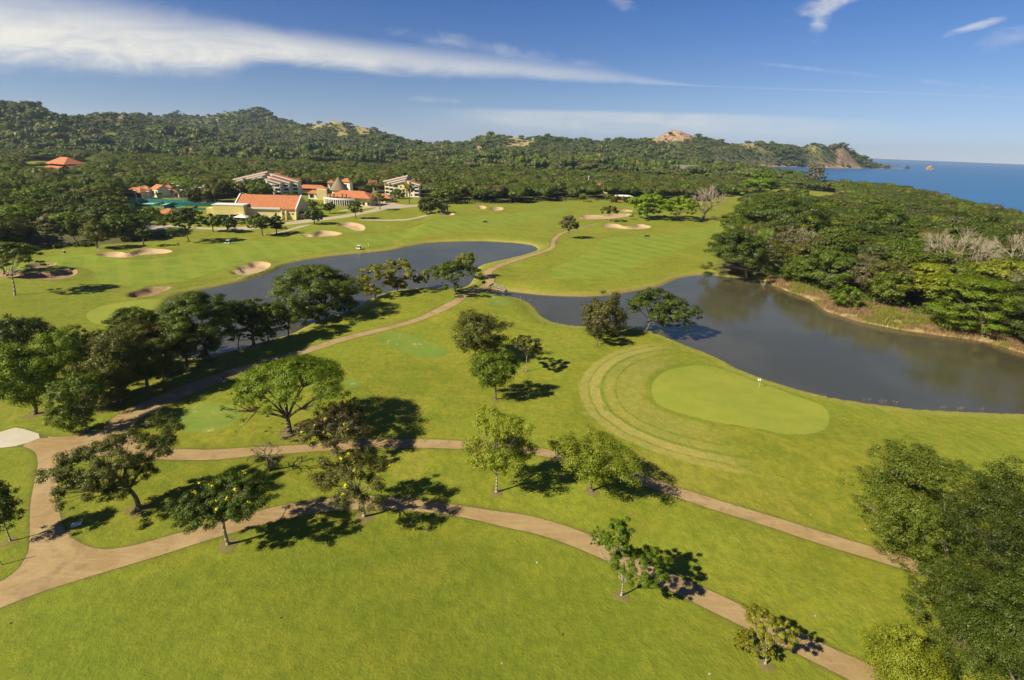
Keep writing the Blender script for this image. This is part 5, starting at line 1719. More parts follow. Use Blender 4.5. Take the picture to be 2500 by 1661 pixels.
T('umbrella_tree', 'brilliant green umbrella tree, right of the pair beside the bare tree', 'tree', (1655, 536), (1615, 1706, 478, 525), 'umbrella', 'vivid', 1.7, 0.4, nl=12)
bare_tree('bare_tree', 'leafless brown tree next to the brilliant green pair', (1716, 537), (1692, 1764, 460, 526), 5, 0.42, BARK_GREY, haze=500, leaf='greybrown', up=0.25)
T('acacia_tree', 'flat-topped tree standing alone at the left fairway edge', 'tree', (463, 591), (402, 505, 508, 562), 'umbrella', 'dark', 1.5, 0.26, nl=10)
T('acacia_tree', 'flat-topped pale-trunked tree at the left edge beside the shaded bunker', 'tree', (36, 721), (-35, 102, 590, 655), 'umbrella', 'mid', 1.3, 0.24, bark=BARK_PALE, nl=10)
T('spreading_tree', 'lower bright green tree at the left edge behind the shaded bunker', 'tree', (10, 668), (-60, 92, 590, 640), 'umbrella', 'bright', 1.3, 0.24, nl=8)
for i, (b, bx, ty, lf, lb) in enumerate([
    ((238, 607), (190, 285, 536, 596), 'round', 'olive', 'broad tree whose trunk rises behind the pink-topped golfer'),
    ((183, 588), (150, 200, 534, 578), 'round', 'mid', 'tree left of the broad tree at the left fairway edge'),
    ((130, 598), (85, 160, 545, 590), 'umbrella', 'olive', 'low spreading tree over the green bin at the left'),
    ((60, 600), (0, 90, 545, 592), 'round', 'mid', 'bushy tree at the far left of the fairway edge'),
    ((305, 588), (262, 345, 528, 578), 'round', 'dark', 'dark tree right of the broad tree at the left fairway edge'),
    ((353, 602), (328, 374, 556, 588), 'airy', 'dark', 'small thin tree in front of the woodland shade'),
    ((520, 566), (495, 548, 520, 556), 'round', 'mid', 'small tree at the road below the yellow annex'),
    ((556, 568), (538, 584, 530, 560), 'round', 'dark', 'low dark tree hiding the yellow annex corner'),
    ((642, 576), (604, 664, 520, 563), 'round', 'mid', 'round tree in front of the orange-roofed hall'),
    ((675, 571), (650, 695, 523, 562), 'round', 'dark', 'dark round tree in front of the hall wall'),
    ((768, 548), (740, 794, 507, 541), 'round', 'dark', 'small dark tree by the road right of the hall'),
    ((806, 522), (785, 822, 495, 515), 'round', 'dark', 'dark tree in front of the curved colonnade'),
    ((868, 534), (848, 886, 490, 520), 'round', 'mid', 'pale green tree at the right of the curved colonnade'),
    ((928, 512), (910, 944, 474, 500), 'airy', 'olive', 'thin tree in front of the small pavilion roof'),
    ((1040, 522), (1010, 1080, 478, 519), 'round', 'dark', 'dense dark dome of a tree beside the far fairway'),
    ((1085, 519), (1068, 1100, 498, 517), 'round', 'mid', 'small bush right of the dense dark dome'),
    ((1000, 498), (985, 1015, 442, 484), 'airy', 'yellowgreen', 'thin yellow-green tree before the right hotel block'),
    ((1425, 492), (1410, 1437, 471, 487), 'round', 'bright', 'small bright green tree at the far fairway edge'),
    ((345, 535), (330, 400, 508, 532), 'round', 'dark', 'clump of dark trees left of the orange kiosk'),
    ((430, 530), (405, 450, 512, 528), 'round', 'mid', 'low tree right of the orange kiosk'),
    ((620, 478), (580, 665, 436, 476), 'round', 'dark', 'big dark tree in front of the left hotel block'),
    ((585, 480), (555, 610, 450, 478), 'round', 'olive', 'olive tree left of the hotel block'),
    ((545, 482), (525, 570, 440, 480), 'round', 'olive', 'tree between tennis courts and hotel block'),
    ((505, 485), (478, 535, 440, 482), 'round', 'mid', 'tree behind the right tennis court'),
    ((600, 470), (560, 632, 434, 470), 'round', 'mid', 'tree hiding the left wings of the left hotel block'),
    ((640, 482), (600, 668, 446, 480), 'round', 'mid', 'largest tree hiding the middle of the left hotel block'),
    ((470, 500), (445, 498, 462, 496), 'round', 'olive', 'olive tree behind the blue-ended court'),
    ((760, 512), (742, 778, 490, 508), 'round', 'mid', 'shrubby tree between the hall and the lobby'),
    ((975, 486), (955, 990, 462, 484), 'round', 'mid', 'small tree before the left wings of the right hotel block'),
    ((893, 480), (872, 915, 452, 478), 'round', 'dark', 'dark tree between the lobby and the right hotel block'),
    ((700, 488), (672, 735, 474, 486), 'round', 'dark', 'dark foliage behind the ridge of the hall roof'),
    ((1492, 494), (1478, 1512, 476, 492), 'round', 'mid', 'small tree hiding the left of the white-roofed low building'),
    ((1532, 495), (1512, 1556, 480, 494), 'round', 'olive', 'shrubby tree before the right of the white-roofed low building'),
    ((1100, 497), (1060, 1130, 455, 492), 'round', 'mid', 'tree at the near corner of the middle wood'),
]):
    T('round_tree' if ty == 'round' else 'spreading_tree', lb, 'tree', b, bx, ty, lf, 1.25)
# right-hand wood: the big ones along the pond bank
for b, bx, ty, lf, lb in [
    ((1825, 682), (1705, 1890, 560, 675), 'umbrella', 'dark', 'huge dark layered tree at the near corner of the right wood'),
    ((2020, 700), (1918, 2118, 608, 705), 'umbrella', 'dark', 'dark layered tree on the reedy bank of the right pond'),
    ((1945, 690), (1905, 1985, 632, 696), 'round', 'mid', 'light green tree on the bank left of the dark layered tree'),
    ((2165, 738), (2105, 2205, 630, 735), 'round', 'olive', 'olive gold tree right of the dark layered bank tree'),
    ((2070, 755), (2030, 2108, 697, 750), 'round', 'bright', 'bright green bush at the foot of the right wood'),
    ((2400, 822), (2255, 2480, 668, 808), 'layered', 'bright', 'massive glossy green tree above the right pond'),
    ((2540, 850), (2430, 2680, 680, 835), 'layered', 'dark', 'massive dark tree at the right edge above the pond'),
    ((2290, 740), (2195, 2330, 640, 712), 'umbrella', 'lime', 'yellow-green tree behind the massive glossy green tree'),
    ((1880, 580), (1800, 2022, 478, 560), 'umbrella', 'dark', 'broad dark umbrella tree in the right wood near the clearing'),
    ((2160, 600), (2072, 2240, 505, 590), 'umbrella', 'dark', 'broad dark umbrella tree deep in the right wood'),
    ((1860, 492), (1812, 1914, 422, 478), 'umbrella', 'vivid', 'brilliant green tree beside the clearing in the right wood'),
    ((1990, 462), (1960, 2020, 405, 448), 'umbrella', 'greybrown', 'brownish dome-shaped tree near the clearing'),
    ((1940, 486), (1925, 1958, 450, 478), 'round', 'mid', 'small tree at the left of the clearing'),
    ((1962, 494), (1945, 1982, 460, 484), 'round', 'mid', 'small tree in the middle of the clearing'),
    ((2350, 560), (2260, 2300, 430, 470), 'round', 'dark', ''),
]:
    if not lb:
        continue
    T('umbrella_tree' if ty == 'umbrella' else 'leafy_tree', lb, 'tree', b, bx, ty, lf, 1.3)
bare_tree('bare_tree', 'wide leafless grey dome of branches in the right wood', (2335, 705), (2250, 2425, 590, 685), 6, 0.36, BARK_GREY, haze=4200, leaf='greybrown', up=0.12)
bare_tree('bare_tree', 'leafless grey tree at the right edge of the wood', (2475, 690), (2420, 2540, 575, 670), 5, 0.42, BARK_GREY, haze=1500, leaf='greybrown', up=0.25)
bare_tree('bare_tree', 'half-bare tree showing its limbs behind the dark corner tree', (1945, 625), (1905, 2000, 555, 608), 5, 0.42, BARK_GREY, haze=800, leaf='olive', up=0.12)
print('named trees', len(NAMED))
# ------------------------------------------------------------------ woodland: prototypes, single trees, far forest
PR = np.random.default_rng(21)


def proto(typ, R, c, hc, nleaf, leaf_size, npuff, lowpoly=False):
    """crown mesh and trunk mesh of a tree with unit-free size in metres"""
    p = crown_puffs(PR, R, R, c, typ, npuff)
    p[:, 2] += hc
    V, sh = leaf_cloud(PR, p, nleaf, leaf_size, 0.35 if typ == 'umbrella' else 0.15)
    me = quad_mesh('crown', V, sh, LM['mid'])
    if lowpoly:
        return me, None
    mb = trunk_mesh(PR, p, (0, 0, 0), (0, 0, max(0.35 * hc, hc - 1.5 * c)), 0.03 * (hc + c), 7, 10, 5)
    tm = bpy.data.meshes.new('trunk')
    tm.from_pydata(mb.v, [], mb.f)
    tm.materials.append(BARK)
    return me, tm


PROTO = []
for i in range(5):
    PROTO.append(('umbrella', proto('umbrella', 10, 2.6, 8.0, 6400, 0.62, 120)))
for i in range(5):
    PROTO.append(('round', proto('round', 7, 4.8, 7.0, 5400, 0.54, 80)))
for i in range(2):
    PROTO.append(('airy', proto('airy', 7, 4.0, 6.5, 2200, 0.6, 70)))
PROTO_R = {'umbrella': 10, 'round': 7, 'airy': 7}
KNAME = {'umbrella': 'umbrella_tree', 'round': 'broadleaf_tree', 'airy': 'airy_tree'}
NM = np.array(NAMED)


def lattice(x0, x1, y0, y1, s, jit=0.42):
    out = []
    y, r = y0, 0
    while y < y1:
        xs = np.arange(x0, x1, s) + (r % 2) * s / 2
        out.append(np.column_stack([xs, np.full(xs.size, y)]))
        y += s * 0.87
        r += 1
    p = np.concatenate(out)
    return p + PR.uniform(-jit, jit, p.shape) * s


def free(p, pad=0.0, named=0.55):
    x, y = p[:, 0], p[:, 1]
    ok = (sdist(x, y, OPEN) > pad) & (sdist(x, y, COAST) < -2)
    for c in CLEAR:
        ok &= sdist(x, y, c) > pad
    for q, k in PATCH:
        w = sdist(x, y, q) < 2
        ok &= ~(w & (PR.random(len(x)) < (0.93 if k != 'grass' else 0.97)))
    for (nx, ny, nr) in NM:
        ok &= np.hypot(x - nx, y - ny) > nr * named
    return ok


# --- nearer woods: candidates with their own size
cand = []
p = lattice(-1100, 720, 160, 900, 15.5)
p = p[np.abs(p[:, 0]) < 1.15 * p[:, 1] + 60]
p = p[free(p, 3.0)]
for (cx_, cy_, rr) in BUILD_KEEP_C:
    p = p[np.hypot(p[:, 0] - cx_, p[:, 1] - cy_) > rr]
hz = height(p[:, 0], p[:, 1], False)
p, hz = p[hz > -0.7], hz[hz > -0.7]
right = p[:, 0] > 0.30 * p[:, 1] + 10
leftw = (p[:, 0] < -0.5 * p[:, 1])
kinds = np.where(PR.random(len(p)) < np.where(right, 0.30, np.where(leftw, 0.5, 0.22)), 0, np.where(PR.random(len(p)) < 0.88, 1, 2))
Rr = np.where(kinds == 0, PR.uniform(9.0, 15.0, len(p)), PR.uniform(6.2, 11.0, len(p)))
Hs = PR.uniform(0.78, 1.25, len(p)) * np.where(right, 1.0, 0.92)
scr = Rr / np.maximum(p[:, 1], 1)
NT = 300 - len([o for o in SC.objects if o.get('category') == 'tree'])
order = np.argsort(-scr)
vis = np.abs(p[:, 0]) < 1.04 * p[:, 1] + 4
ind = [i for i in order if vis[i]][:NT]
indset = set(ind)
LEAFW = {'right': ['mid', 'dark', 'mid', 'olive', 'dark', 'lime', 'mid', 'olive', 'dark', 'greybrown', 'hill', 'mid'],
         'left': ['olive', 'dark', 'mid', 'dark', 'olive', 'hill', 'mid', 'bright'],
         'mid': ['hill', 'mid', 'dark', 'mid', 'olive', 'hill', 'dark', 'mid', 'lime']}
CW = {'dark': 'dark green', 'mid': 'mid green', 'olive': 'olive', 'bright': 'bright green', 'lime': 'light green', 'yellowgreen': 'yellow-green', 'hill': 'dull green', 'greybrown': 'brownish grey', 'drab': 'drab'}
SH = {'umbrella': 'flat-topped', 'round': 'rounded', 'airy': 'thin'}


LAND = {z: [(hit(a_, b_)[:2], n_) for a_, b_, n_ in L_] for z, L_ in {
    'right': [(1825, 682, 'dark corner tree'), (2020, 700, 'dark layered bank tree'), (2165, 738, 'olive gold bank tree'), (2070, 755, 'bright bank bush'), (2400, 822, 'massive glossy pond tree'), (2335, 705, 'leafless grey dome tree'), (1860, 492, 'brilliant clearing tree'), (1960, 485, 'grassy clearing'), (1880, 580, 'umbrella tree by the clearing'), (2160, 600, 'deep-wood umbrella tree'), (2475, 690, 'bare edge tree'), (1945, 625, 'half-bare tree'), (2290, 740, 'yellow-green pond tree'), (1716, 537, 'leafless brown tree'), (2300, 560, 'seaward wood edge')],
    'left': [(463, 591, 'lone fairway acacia'), (158, 618, 'green bin'), (337, 498, 'tennis courts'), (406, 534, 'orange kiosk'), (36, 721, 'left edge acacia'), (238, 607, 'pink golfer tree'), (150, 421, 'brown lodge'), (365, 480, 'white villas'), (17, 457, 'white van'), (60, 545, 'shaded bunkers wood'), (252, 500, 'left white lamp')],
    'mid': [(650, 470, 'left hotel block'), (993, 475, 'right hotel block'), (831, 480, 'thatched cone'), (1040, 520, 'dense dark dome'), (1523, 490, 'white-roofed low building'), (1600, 500, 'brilliant green pair'), (1716, 530, 'leafless brown tree'), (1467, 470, 'orange hip-roofed house'), (1434, 468, 'white utility pole'), (1675, 430, 'concrete building'), (1200, 497, 'far fairway bunkers'), (1330, 488, 'far fairway corner'), (448, 470, 'lone orange roof')]}.items()}
LABELS_USED = {}


def place(i):
    k = ['umbrella', 'round', 'airy'][kinds[i]]
    cs = [m for (kk, m) in PROTO if kk == k]
    cm, tm = cs[int(PR.integers(len(cs)))]
    zone = 'right' if right[i] else 'left' if leftw[i] else 'mid'
    lf = LEAFW[zone][int(PR.integers(len(LEAFW[zone])))]
    s = Rr[i] / PROTO_R[k]
    o = empty(KNAME[k], (p[i, 0], p[i, 1], hz[i] - 0.1), PR.uniform(0, 6.28))
    sv = (s, s * PR.uniform(0.85, 1.1), s ** 0.6 * Hs[i])
    q_ = p[i]
    cand_ = sorted(LAND[zone], key=lambda l_: math.hypot(q_[0] - l_[0][0], q_[1] - l_[0][1]))
    lab = None
    for lm, nm_ in cand_[:3]:
        v_ = np.array([q_[0] - lm[0], q_[1] - lm[1]])
        u_ = np.array(lm) / np.linalg.norm(lm)
        dp, lt = v_ @ u_, v_[0] * u_[1] - v_[1] * u_[0]
        far_ = np.hypot(*v_)
        adv = 'just' if far_ < 16 else 'slightly' if far_ < 32 else 'well' if far_ < 60 else 'far'
        rel_ = ('behind' if dp > 0 else 'in front of') if abs(dp) > abs(lt) else ('to the right of' if lt > 0 else 'to the left of')
        lb_ = '%s %s tree %s %s the %s' % (CW[lf], SH[k], adv, rel_, nm_)
        if lab is None:
            lab = lb_
        if lb_ not in LABELS_USED:
            lab = lb_
            break
    LABELS_USED[lab] = LABELS_USED.get(lab, 0) + 1
    grp = {'right': 'trees of the wood between pond and sea', 'left': 'trees of the wood left of the fairway', 'mid': 'trees of the belt behind the far fairway'}[zone]
    tag(o, lab, 'tree', grp)
    for nm, me in (('crown', cm), ('trunk', tm)):
        c = bpy.data.objects.new(nm, me)
        COL.objects.link(c)
        c.parent = o
        c.scale = sv
        if nm == 'crown':
            c.material_slots[0].link = 'OBJECT'
            c.material_slots[0].material = LM[lf]


for i in ind:
    place(i)

# --- the rest of the forest: three masses of instanced trees


def dome_crown(rg, R, c, hc, npuff, seg, rings, nleaf, lsize, flat_):
    """crown of overlapping rounded leaf clumps (low domes) with loose leaves on them"""
    V, SHD = [], []
    P = [(0, 0, hc, R * 0.62, c * 0.9)]
    for i in range(npuff):
        a, r = rg.uniform(0, 6.283), math.sqrt(rg.uniform(0.12, 1.0)) * R * 0.72
        pr = R * rg.uniform(0.26, 0.42)
        z = hc + (c * (0.55 - 1.0 * (r / R) ** 2) if flat_ else c * rg.uniform(-0.5, 0.6) * (1 - 0.4 * r / R))
        P.append((r * math.cos(a), r * math.sin(a), z, pr, pr * (0.55 if flat_ else 0.8)))
    for (x, y, z, pr, pz) in P:
        o_ = rg.uniform(0, 6.28)
        g = []
        for j in range(rings + 1):
            ph = -0.45 + (math.pi / 2 + 0.45) * j / rings
            row = []
            for i in range(seg):
                k = 1 + 0.07 * rg.normal()
                t_ = o_ + 6.283 * i / seg
                k *= 0.80
                row.append((x + pr * k * math.cos(t_) * math.cos(ph), y + pr * k * math.sin(t_) * math.cos(ph), z + pz * k * math.sin(ph)))
            g.append(row)
        pv_ = rg.uniform(0.15, 0.85)
        for j in range(rings):
            for i in range(seg):
                V += [g[j][i], g[j][(i + 1) % seg], g[j + 1][(i + 1) % seg], g[j + 1][i]]
                SHD.append(np.clip(pv_ + rg.normal() * 0.12, 0, 1))
    PA = np.array(P)
    LV, ls = leaf_cloud(rg, PA, nleaf, lsize, 0.2)
    me = quad_mesh('crown', np.concatenate([np.array(V, float), LV]), np.concatenate([np.array(SHD), ls]), LM['mid'])
    return me


LOD1, LOD2 = [], []
for j, lf in enumerate(['hill', 'mid', 'dark', 'olive', 'dark', 'mid', 'hill', 'dark', 'olive', 'mid', 'drab']):
    fl = j % 3 == 0
    m1 = dome_crown(PR, 8.5 if fl else 7.0, 2.8 if fl else 4.0, 6.8, 24, 8, 4, 4600, 0.55, fl)
    m1.materials[0] = LM[lf]
    LOD1.append(m1)
    m2 = dome_crown(PR, 9.5 if fl else 8.0, 3.0 if fl else 4.2, 5.4, 9, 7, 3, 560, 0.88, fl)
    m2.materials[0] = LM[lf]
    LOD2.append(m2)


def source(name, meshes):
    c = bpy.data.collections.new(name)
    for i, m in enumerate(meshes):
        o = bpy.data.objects.new('%s_tree' % name if i == 0 else '%s_tree.%03d' % (name, i), m)
        c.objects.link(o)
    return c


SRC1, SRC2 = source('woodland', LOD1), source('hillside', LOD2)


def gn_mass(name, pts, idx, rz, sc, src):
    me = bpy.data.meshes.new(name)
    me.vertices.add(len(pts))
    me.vertices.foreach_set('co', pts.astype(np.float32).ravel())
    for nm, typ, arr, key in (('vi', 'INT', idx.astype(np.int32), 'value'), ('rz', 'FLOAT', rz.astype(np.float32), 'value'), ('sc', 'FLOAT_VECTOR', sc.astype(np.float32).ravel(), 'vector')):
        a = me.attributes.new(nm, typ, 'POINT')
        a.data.foreach_set(key, arr)
    o = bpy.data.objects.new(name, me)
    COL.objects.link(o)
    o['kind'] = 'stuff'
    g = bpy.data.node_groups.new(name, 'GeometryNodeTree')
    g.interface.new_socket('Geometry', in_out='INPUT', socket_type='NodeSocketGeometry')
    g.interface.new_socket('Geometry', in_out='OUTPUT', socket_type='NodeSocketGeometry')
    gi, go = g.nodes.new('NodeGroupInput'), g.nodes.new('NodeGroupOutput')
    ip = g.nodes.new('GeometryNodeInstanceOnPoints')
    ci = g.nodes.new('GeometryNodeCollectionInfo')
    ci.inputs['Collection'].default_value = src
    ci.inputs['Separate Children'].default_value = True
    ci.inputs['Reset Children'].default_value = True

    def na(n, t):
        q = g.nodes.new('GeometryNodeInputNamedAttribute')
        q.data_type = t
        q.inputs[0].default_value = n
        return q.outputs[0]
    ip.inputs['Pick Instance'].default_value = True
    g.links.new(gi.outputs[0], ip.inputs['Points'])
    g.links.new(ci.outputs[0], ip.inputs['Instance'])
    g.links.new(na('vi', 'INT'), ip.inputs['Instance Index'])
    cx = g.nodes.new('ShaderNodeCombineXYZ')
    g.links.new(na('rz', 'FLOAT'), cx.inputs[2])
    er = g.nodes.new('FunctionNodeEulerToRotation')
    g.links.new(cx.outputs[0], er.inputs[0])
    g.links.new(er.outputs[0], ip.inputs['Rotation'])
    g.links.new(na('sc', 'FLOAT_VECTOR'), ip.inputs['Scale'])
    g.links.new(ip.outputs[0], go.inputs[0])
    md = o.modifiers.new('trees', 'NODES')
    md.node_group = g
    return o


rest = np.array([i for i in range(len(p)) if i not in indset])
pr, hr = p[rest], hz[rest]
sR = Rr[rest] / 7.0 * PR.uniform(0.85, 1.2, len(rest))
# beyond 900 m
f1 = lattice(-1750, 1700, 900, 1500, 13.0)
f2 = lattice(-3300, 2500, 1500, 3050, 12.5)
f = np.concatenate([f1, f2])
f = f[np.abs(f[:, 0]) < 1.10 * f[:, 1] + 60]
f = f[(f[:, 1] < 2000) | (f[:, 0] > -3100)]
f = f[free(f, 0.0)]
for (cx_, cy_, rr) in BUILD_KEEP_C:
    f = f[np.hypot(f[:, 0] - cx_, f[:, 1] - cy_) > rr]
# raster of the terrain for a quick line-of-sight test
gxs, gys = np.arange(-3500, 2600, 22.0), np.arange(350, 3150, 22.0)
GX, GY = np.meshgrid(gxs, gys, indexing='ij')
GH = height(GX.ravel(), GY.ravel(), False).reshape(GX.shape)


def gh(x, y):
    i = np.clip((x - gxs[0]) / 22.0, 0, len(gxs) - 1.01); j = np.clip((y - gys[0]) / 22.0, 0, len(gys) - 1.01)
    a, b = i.astype(int), j.astype(int)
    u, v = i - a, j - b
    return (GH[a, b] * (1 - u) + GH[a + 1, b] * u) * (1 - v) + (GH[a, b + 1] * (1 - u) + GH[a + 1, b + 1] * u) * v


fz = height(f[:, 0], f[:, 1], False)
seen = np.ones(len(f), bool)
for s in np.linspace(0.25, 0.985, 34):
    lz = CAM_H + (fz + 14 - CAM_H) * s
    seen &= ~(gh(f[:, 0] * s, f[:, 1] * s) > lz)
seen &= fz > 0.3
fh_ = hills(f[:, 0], f[:, 1])
seen &= ~((fbm(f[:, 0] / 95.0 + 70, f[:, 1] / 95.0 + 3, 3) > 0.27) & (fh_ > 60) & (PR.random(len(f)) < 0.6))
f, fz = f[seen], fz[seen]
print('far trees', len(f), 'near individuals', len(ind), 'rest', len(rest))
n = len(rest)
sc3 = np.column_stack([sR, sR, PR.uniform(0.95, 1.45, n)])
gn_mass('woodland', np.column_stack([pr, hr - 0.2]), PR.integers(0, len(LOD1), n), PR.uniform(0, 6.28, n), sc3, SRC1)
n = len(f)
s_ = np.where(f[:, 1] < 1500, 1.25, 1.08) * PR.uniform(0.6, 1.1, n) * (1 + 0.7 * (PR.random(n) < 0.12)) * np.clip(1 + 0.9 * fbm(f[:, 0] / 140.0, f[:, 1] / 140.0, 2), 0.6, 1.5)
sc3 = np.column_stack([s_, s_, s_ * PR.uniform(0.8, 1.35, n)])
hd = (f[:, 0] > -150 * 1.0) & (f[:, 1] > 1750)
wts = np.array([5, 2, 5, 3, 5, 2, 5, 5, 2.5, 0.7, 0.7]); wts = wts / wts.sum()
vi = PR.choice(len(LOD2), n, p=wts)
zn = fbm(f[:, 0] / 110.0 + 31, f[:, 1] / 110.0, 3) + PR.normal(0, 0.16, n)
seq = np.array([2, 7, 4, 6, 1, 0, 5, 3, 8, 9, 10])
zi = np.clip(((zn + 0.55) / 1.1 * 10), 0, 10).astype(int)
vi = np.where(PR.random(n) < 0.7, seq[zi], vi)
rz_ = PR.uniform(0, 6.28, n)
P3 = np.column_stack([f, fz - 0.4])
gn_mass('headland_forest', P3[hd], vi[hd], rz_[hd], sc3[hd], SRC2)
gn_mass('hillside_forest', P3[~hd], vi[~hd], rz_[~hd], sc3[~hd], SRC2)
# ------------------------------------------------------------------ small things on the course
WP = mat('cart_white', (0.75, 0.74, 0.68), 0.35, 0.5)
BK = mat('tyre_black', (0.02, 0.02, 0.02), 0.8, 0.2)
GR = mat('cart_dark_green', (0.02, 0.04, 0.03), 0.4, 0.5)
SEATM = mat('seat_beige', (0.45, 0.38, 0.25), 0.7, 0.2)
SKIN = mat('skin', (0.45, 0.27, 0.17), 0.6, 0.3)
CLW = mat('white_clothes', (0.75, 0.74, 0.66), 0.8, 0.1)
CLP = mat('pink_clothes', (0.70, 0.36, 0.32), 0.8, 0.1)
CLD = mat('dark_clothes', (0.03, 0.03, 0.045), 0.8, 0.1)
GBOX = mat('green_box', (0.04, 0.16, 0.07), 0.6, 0.3)


def person(label, px, rz, top, legs, pose='stand', parent_z=0.0, pos=None):
    B = hit(*px) if pos is None else pos
    root = empty('person', (B[0], B[1], B[2] + parent_z), math.radians(rz))
    tag(root, label, 'person')
    if pose == 'sit':
        J = {'hip': (0, 0, 0.55), 'chest': (0, -0.05, 0.98), 'neck': (0, -0.05, 1.14), 'head': (0, -0.03, 1.28), 'lk': (-0.13, 0.42, 0.55), 'la': (-0.14, 0.48, 0.10), 'lt': (-0.14, 0.62, 0.06),
             'ls': (-0.19, -0.05, 1.06), 'le': (-0.26, 0.12, 0.82), 'lh': (-0.18, 0.36, 0.84)}
    else:
        J = {'hip': (0, 0, 0.92), 'chest': (0, 0, 1.28), 'neck': (0, 0, 1.46), 'head': (0, 0.02, 1.62), 'lk': (-0.11, 0.03, 0.50), 'la': (-0.12, 0, 0.09), 'lt': (-0.13, 0.15, 0.04),
             'ls': (-0.19, 0, 1.38), 'le': (-0.26, 0.03, 1.12), 'lh': (-0.20, 0.20, 0.94)}
    mir = lambda p: (-p[0], p[1], p[2])

    def skin(name, chain, rad, mt):
        me = bpy.data.meshes.new(name)
        me.from_pydata([c for c in chain[0]], chain[1], [])
        o = bpy.data.objects.new(name, me); COL.objects.link(o); o.parent = root
        md = o.modifiers.new('skin', 'SKIN'); md.use_smooth_shade = True
        for i, r_ in enumerate(rad):
            me.skin_vertices[0].data[i].radius = (r_, r_)
        me.skin_vertices[0].data[0].use_root = True
        me.materials.append(mt)
        o.modifiers.new('sub', 'SUBSURF').levels = 1
        return o
    # body: legs and trunk one surface
    vs_ = [J['hip'], J['chest'], J['neck'], J['head'], (-0.11, 0, J['hip'][2] - 0.05), J['lk'], J['la'], J['lt'], (0.11, 0, J['hip'][2] - 0.05), mir(J['lk']), mir(J['la']), mir(J['lt']), J['ls'], J['le'], J['lh'], mir(J['ls']), mir(J['le']), mir(J['lh'])]
    ed = [(0, 1), (1, 2), (2, 3), (0, 4), (4, 5), (5, 6), (6, 7), (0, 8), (8, 9), (9, 10), (10, 11), (1, 12), (12, 13), (13, 14), (1, 15), (15, 16), (16, 17)]
    rd = [0.15, 0.17, 0.06, 0.10, 0.10, 0.07, 0.05, 0.04, 0.10, 0.07, 0.05, 0.04, 0.075, 0.05, 0.035, 0.075, 0.05, 0.035]
    skin('body', (vs_, ed), rd, SKIN)
    vt = [J['hip'], J['chest'], (J['neck'][0], J['neck'][1], J['neck'][2] - 0.06), J['ls'], tuple((a + b) / 2 for a, b in zip(J['ls'], J['le'])), mir(J['ls']), tuple((a + b) / 2 for a, b in zip(mir(J['ls']), mir(J['le'])))]
    skin('shirt', (vt, [(0, 1), (1, 2), (1, 3), (3, 4), (1, 5), (5, 6)]), [0.17, 0.19, 0.08, 0.09, 0.07, 0.09, 0.07], top)
    vl = [J['hip'], (-0.11, 0, J['hip'][2] - 0.05), J['lk'], J['la'], (0.11, 0, J['hip'][2] - 0.05), mir(J['lk']), mir(J['la'])]
    skin('trousers', (vl, [(0, 1), (1, 2), (2, 3), (0, 4), (4, 5), (5, 6)]), [0.165, 0.115, 0.085, 0.065, 0.115, 0.085, 0.065], legs)
    hd = J['head']
    q = MB(); q.tube((hd[0], hd[1], hd[2] + 0.03), (hd[0], hd[1], hd[2] + 0.14), 0.125, 0.06, 10); q.build('hat', top, root)
    return root


def golf_cart(label, px, rz, body=WP):
    B = hit(*px)
    r = empty('golf_cart', tuple(B), math.radians(rz))
    tag(r, label, 'golf cart')
    b = MB()
    b.prism([(-0.58, -1.2), (0.58, -1.2), (0.58, 1.2), (-0.58, 1.2)], 0.28, 0.52)
    b.add([(-0.55, 0.75, 0.5), (0.55, 0.75, 0.5), (0.48, 1.25, 0.5), (-0.48, 1.25, 0.5), (-0.5, 0.72, 0.98), (0.5, 0.72, 0.98), (0.42, 1.1, 0.78), (-0.42, 1.1, 0.78)], [(4, 5, 6, 7), (0, 1, 5, 4), (1, 2, 6, 5), (2, 3, 7, 6), (3, 0, 4, 7)])
    b.box(-0.55, -1.15, 0.5, 0.55, -0.3, 0.72)
    b.build('body', GR if body is GR else WP, r)
    MB().box(-0.5, -0.62, 0.72, 0.5, -0.1, 0.84).build('seat', SEATM, r)
    MB().box(-0.5, -0.74, 0.84, 0.5, -0.63, 1.22).build('backrest', SEATM, r)
    for x in (-0.5, 0.5):
        MB().tube((x, 0.72, 0.95), (x, 0.45, 1.85), 0.025, 0.025).build('roof_post', BK, r)
        MB().tube((x, -0.85, 0.7), (x, -0.8, 1.85), 0.025, 0.025).build('roof_post', BK, r)
    rf = MB(); rf.prism([(-0.6, -1.0), (0.6, -1.0), (0.62, 0.6), (-0.62, 0.6)], 1.85, 1.92).prism([(-0.5, -0.9), (0.5, -0.9), (0.5, 0.5), (-0.5, 0.5)], 1.92, 1.97)
    rf.build('roof', WP, r)
    for x in (-0.56, 0.56):
        for y in (-0.78, 0.85):
            w = MB(); w.tube((x - 0.09, y, 0.23), (x + 0.09, y, 0.23), 0.23, 0.23, 14); w.build('wheel', BK, r)
    MB().tube((0.22, 0.62, 0.85), (0.22, 0.42, 1.02), 0.16, 0.16, 10).build('steering_wheel', BK, r)
    bag = MB(); bag.tube((-0.2, -1.1, 0.55), (-0.2, -1.25, 1.35), 0.13, 0.15, 8).tube((0.2, -1.1, 0.55), (0.2, -1.25, 1.35), 0.13, 0.15, 8)
    bag.build('golf_bags', CLD, r)
    return r


golf_cart('white-roofed golf cart on the left fairway beyond the pond', (557, 596), 95)
golf_cart('white-roofed golf cart near the upper pond bank', (876, 609), 70)
person('golfer in white standing right of the cart near the upper pond', (900, 603), 20, CLW, CLW)
person('golfer in a pink top at the left edge of the fairway under the broad tree', (242, 614), 200, CLP, CLW)
person('figure in dark clothes left of the lone flat-topped acacia', (434, 600), 40, CLD, CLD)
person('figure in dark clothes nearest the lone flat-topped acacia', (437.5, 600.5), 200, CLD, CLD)


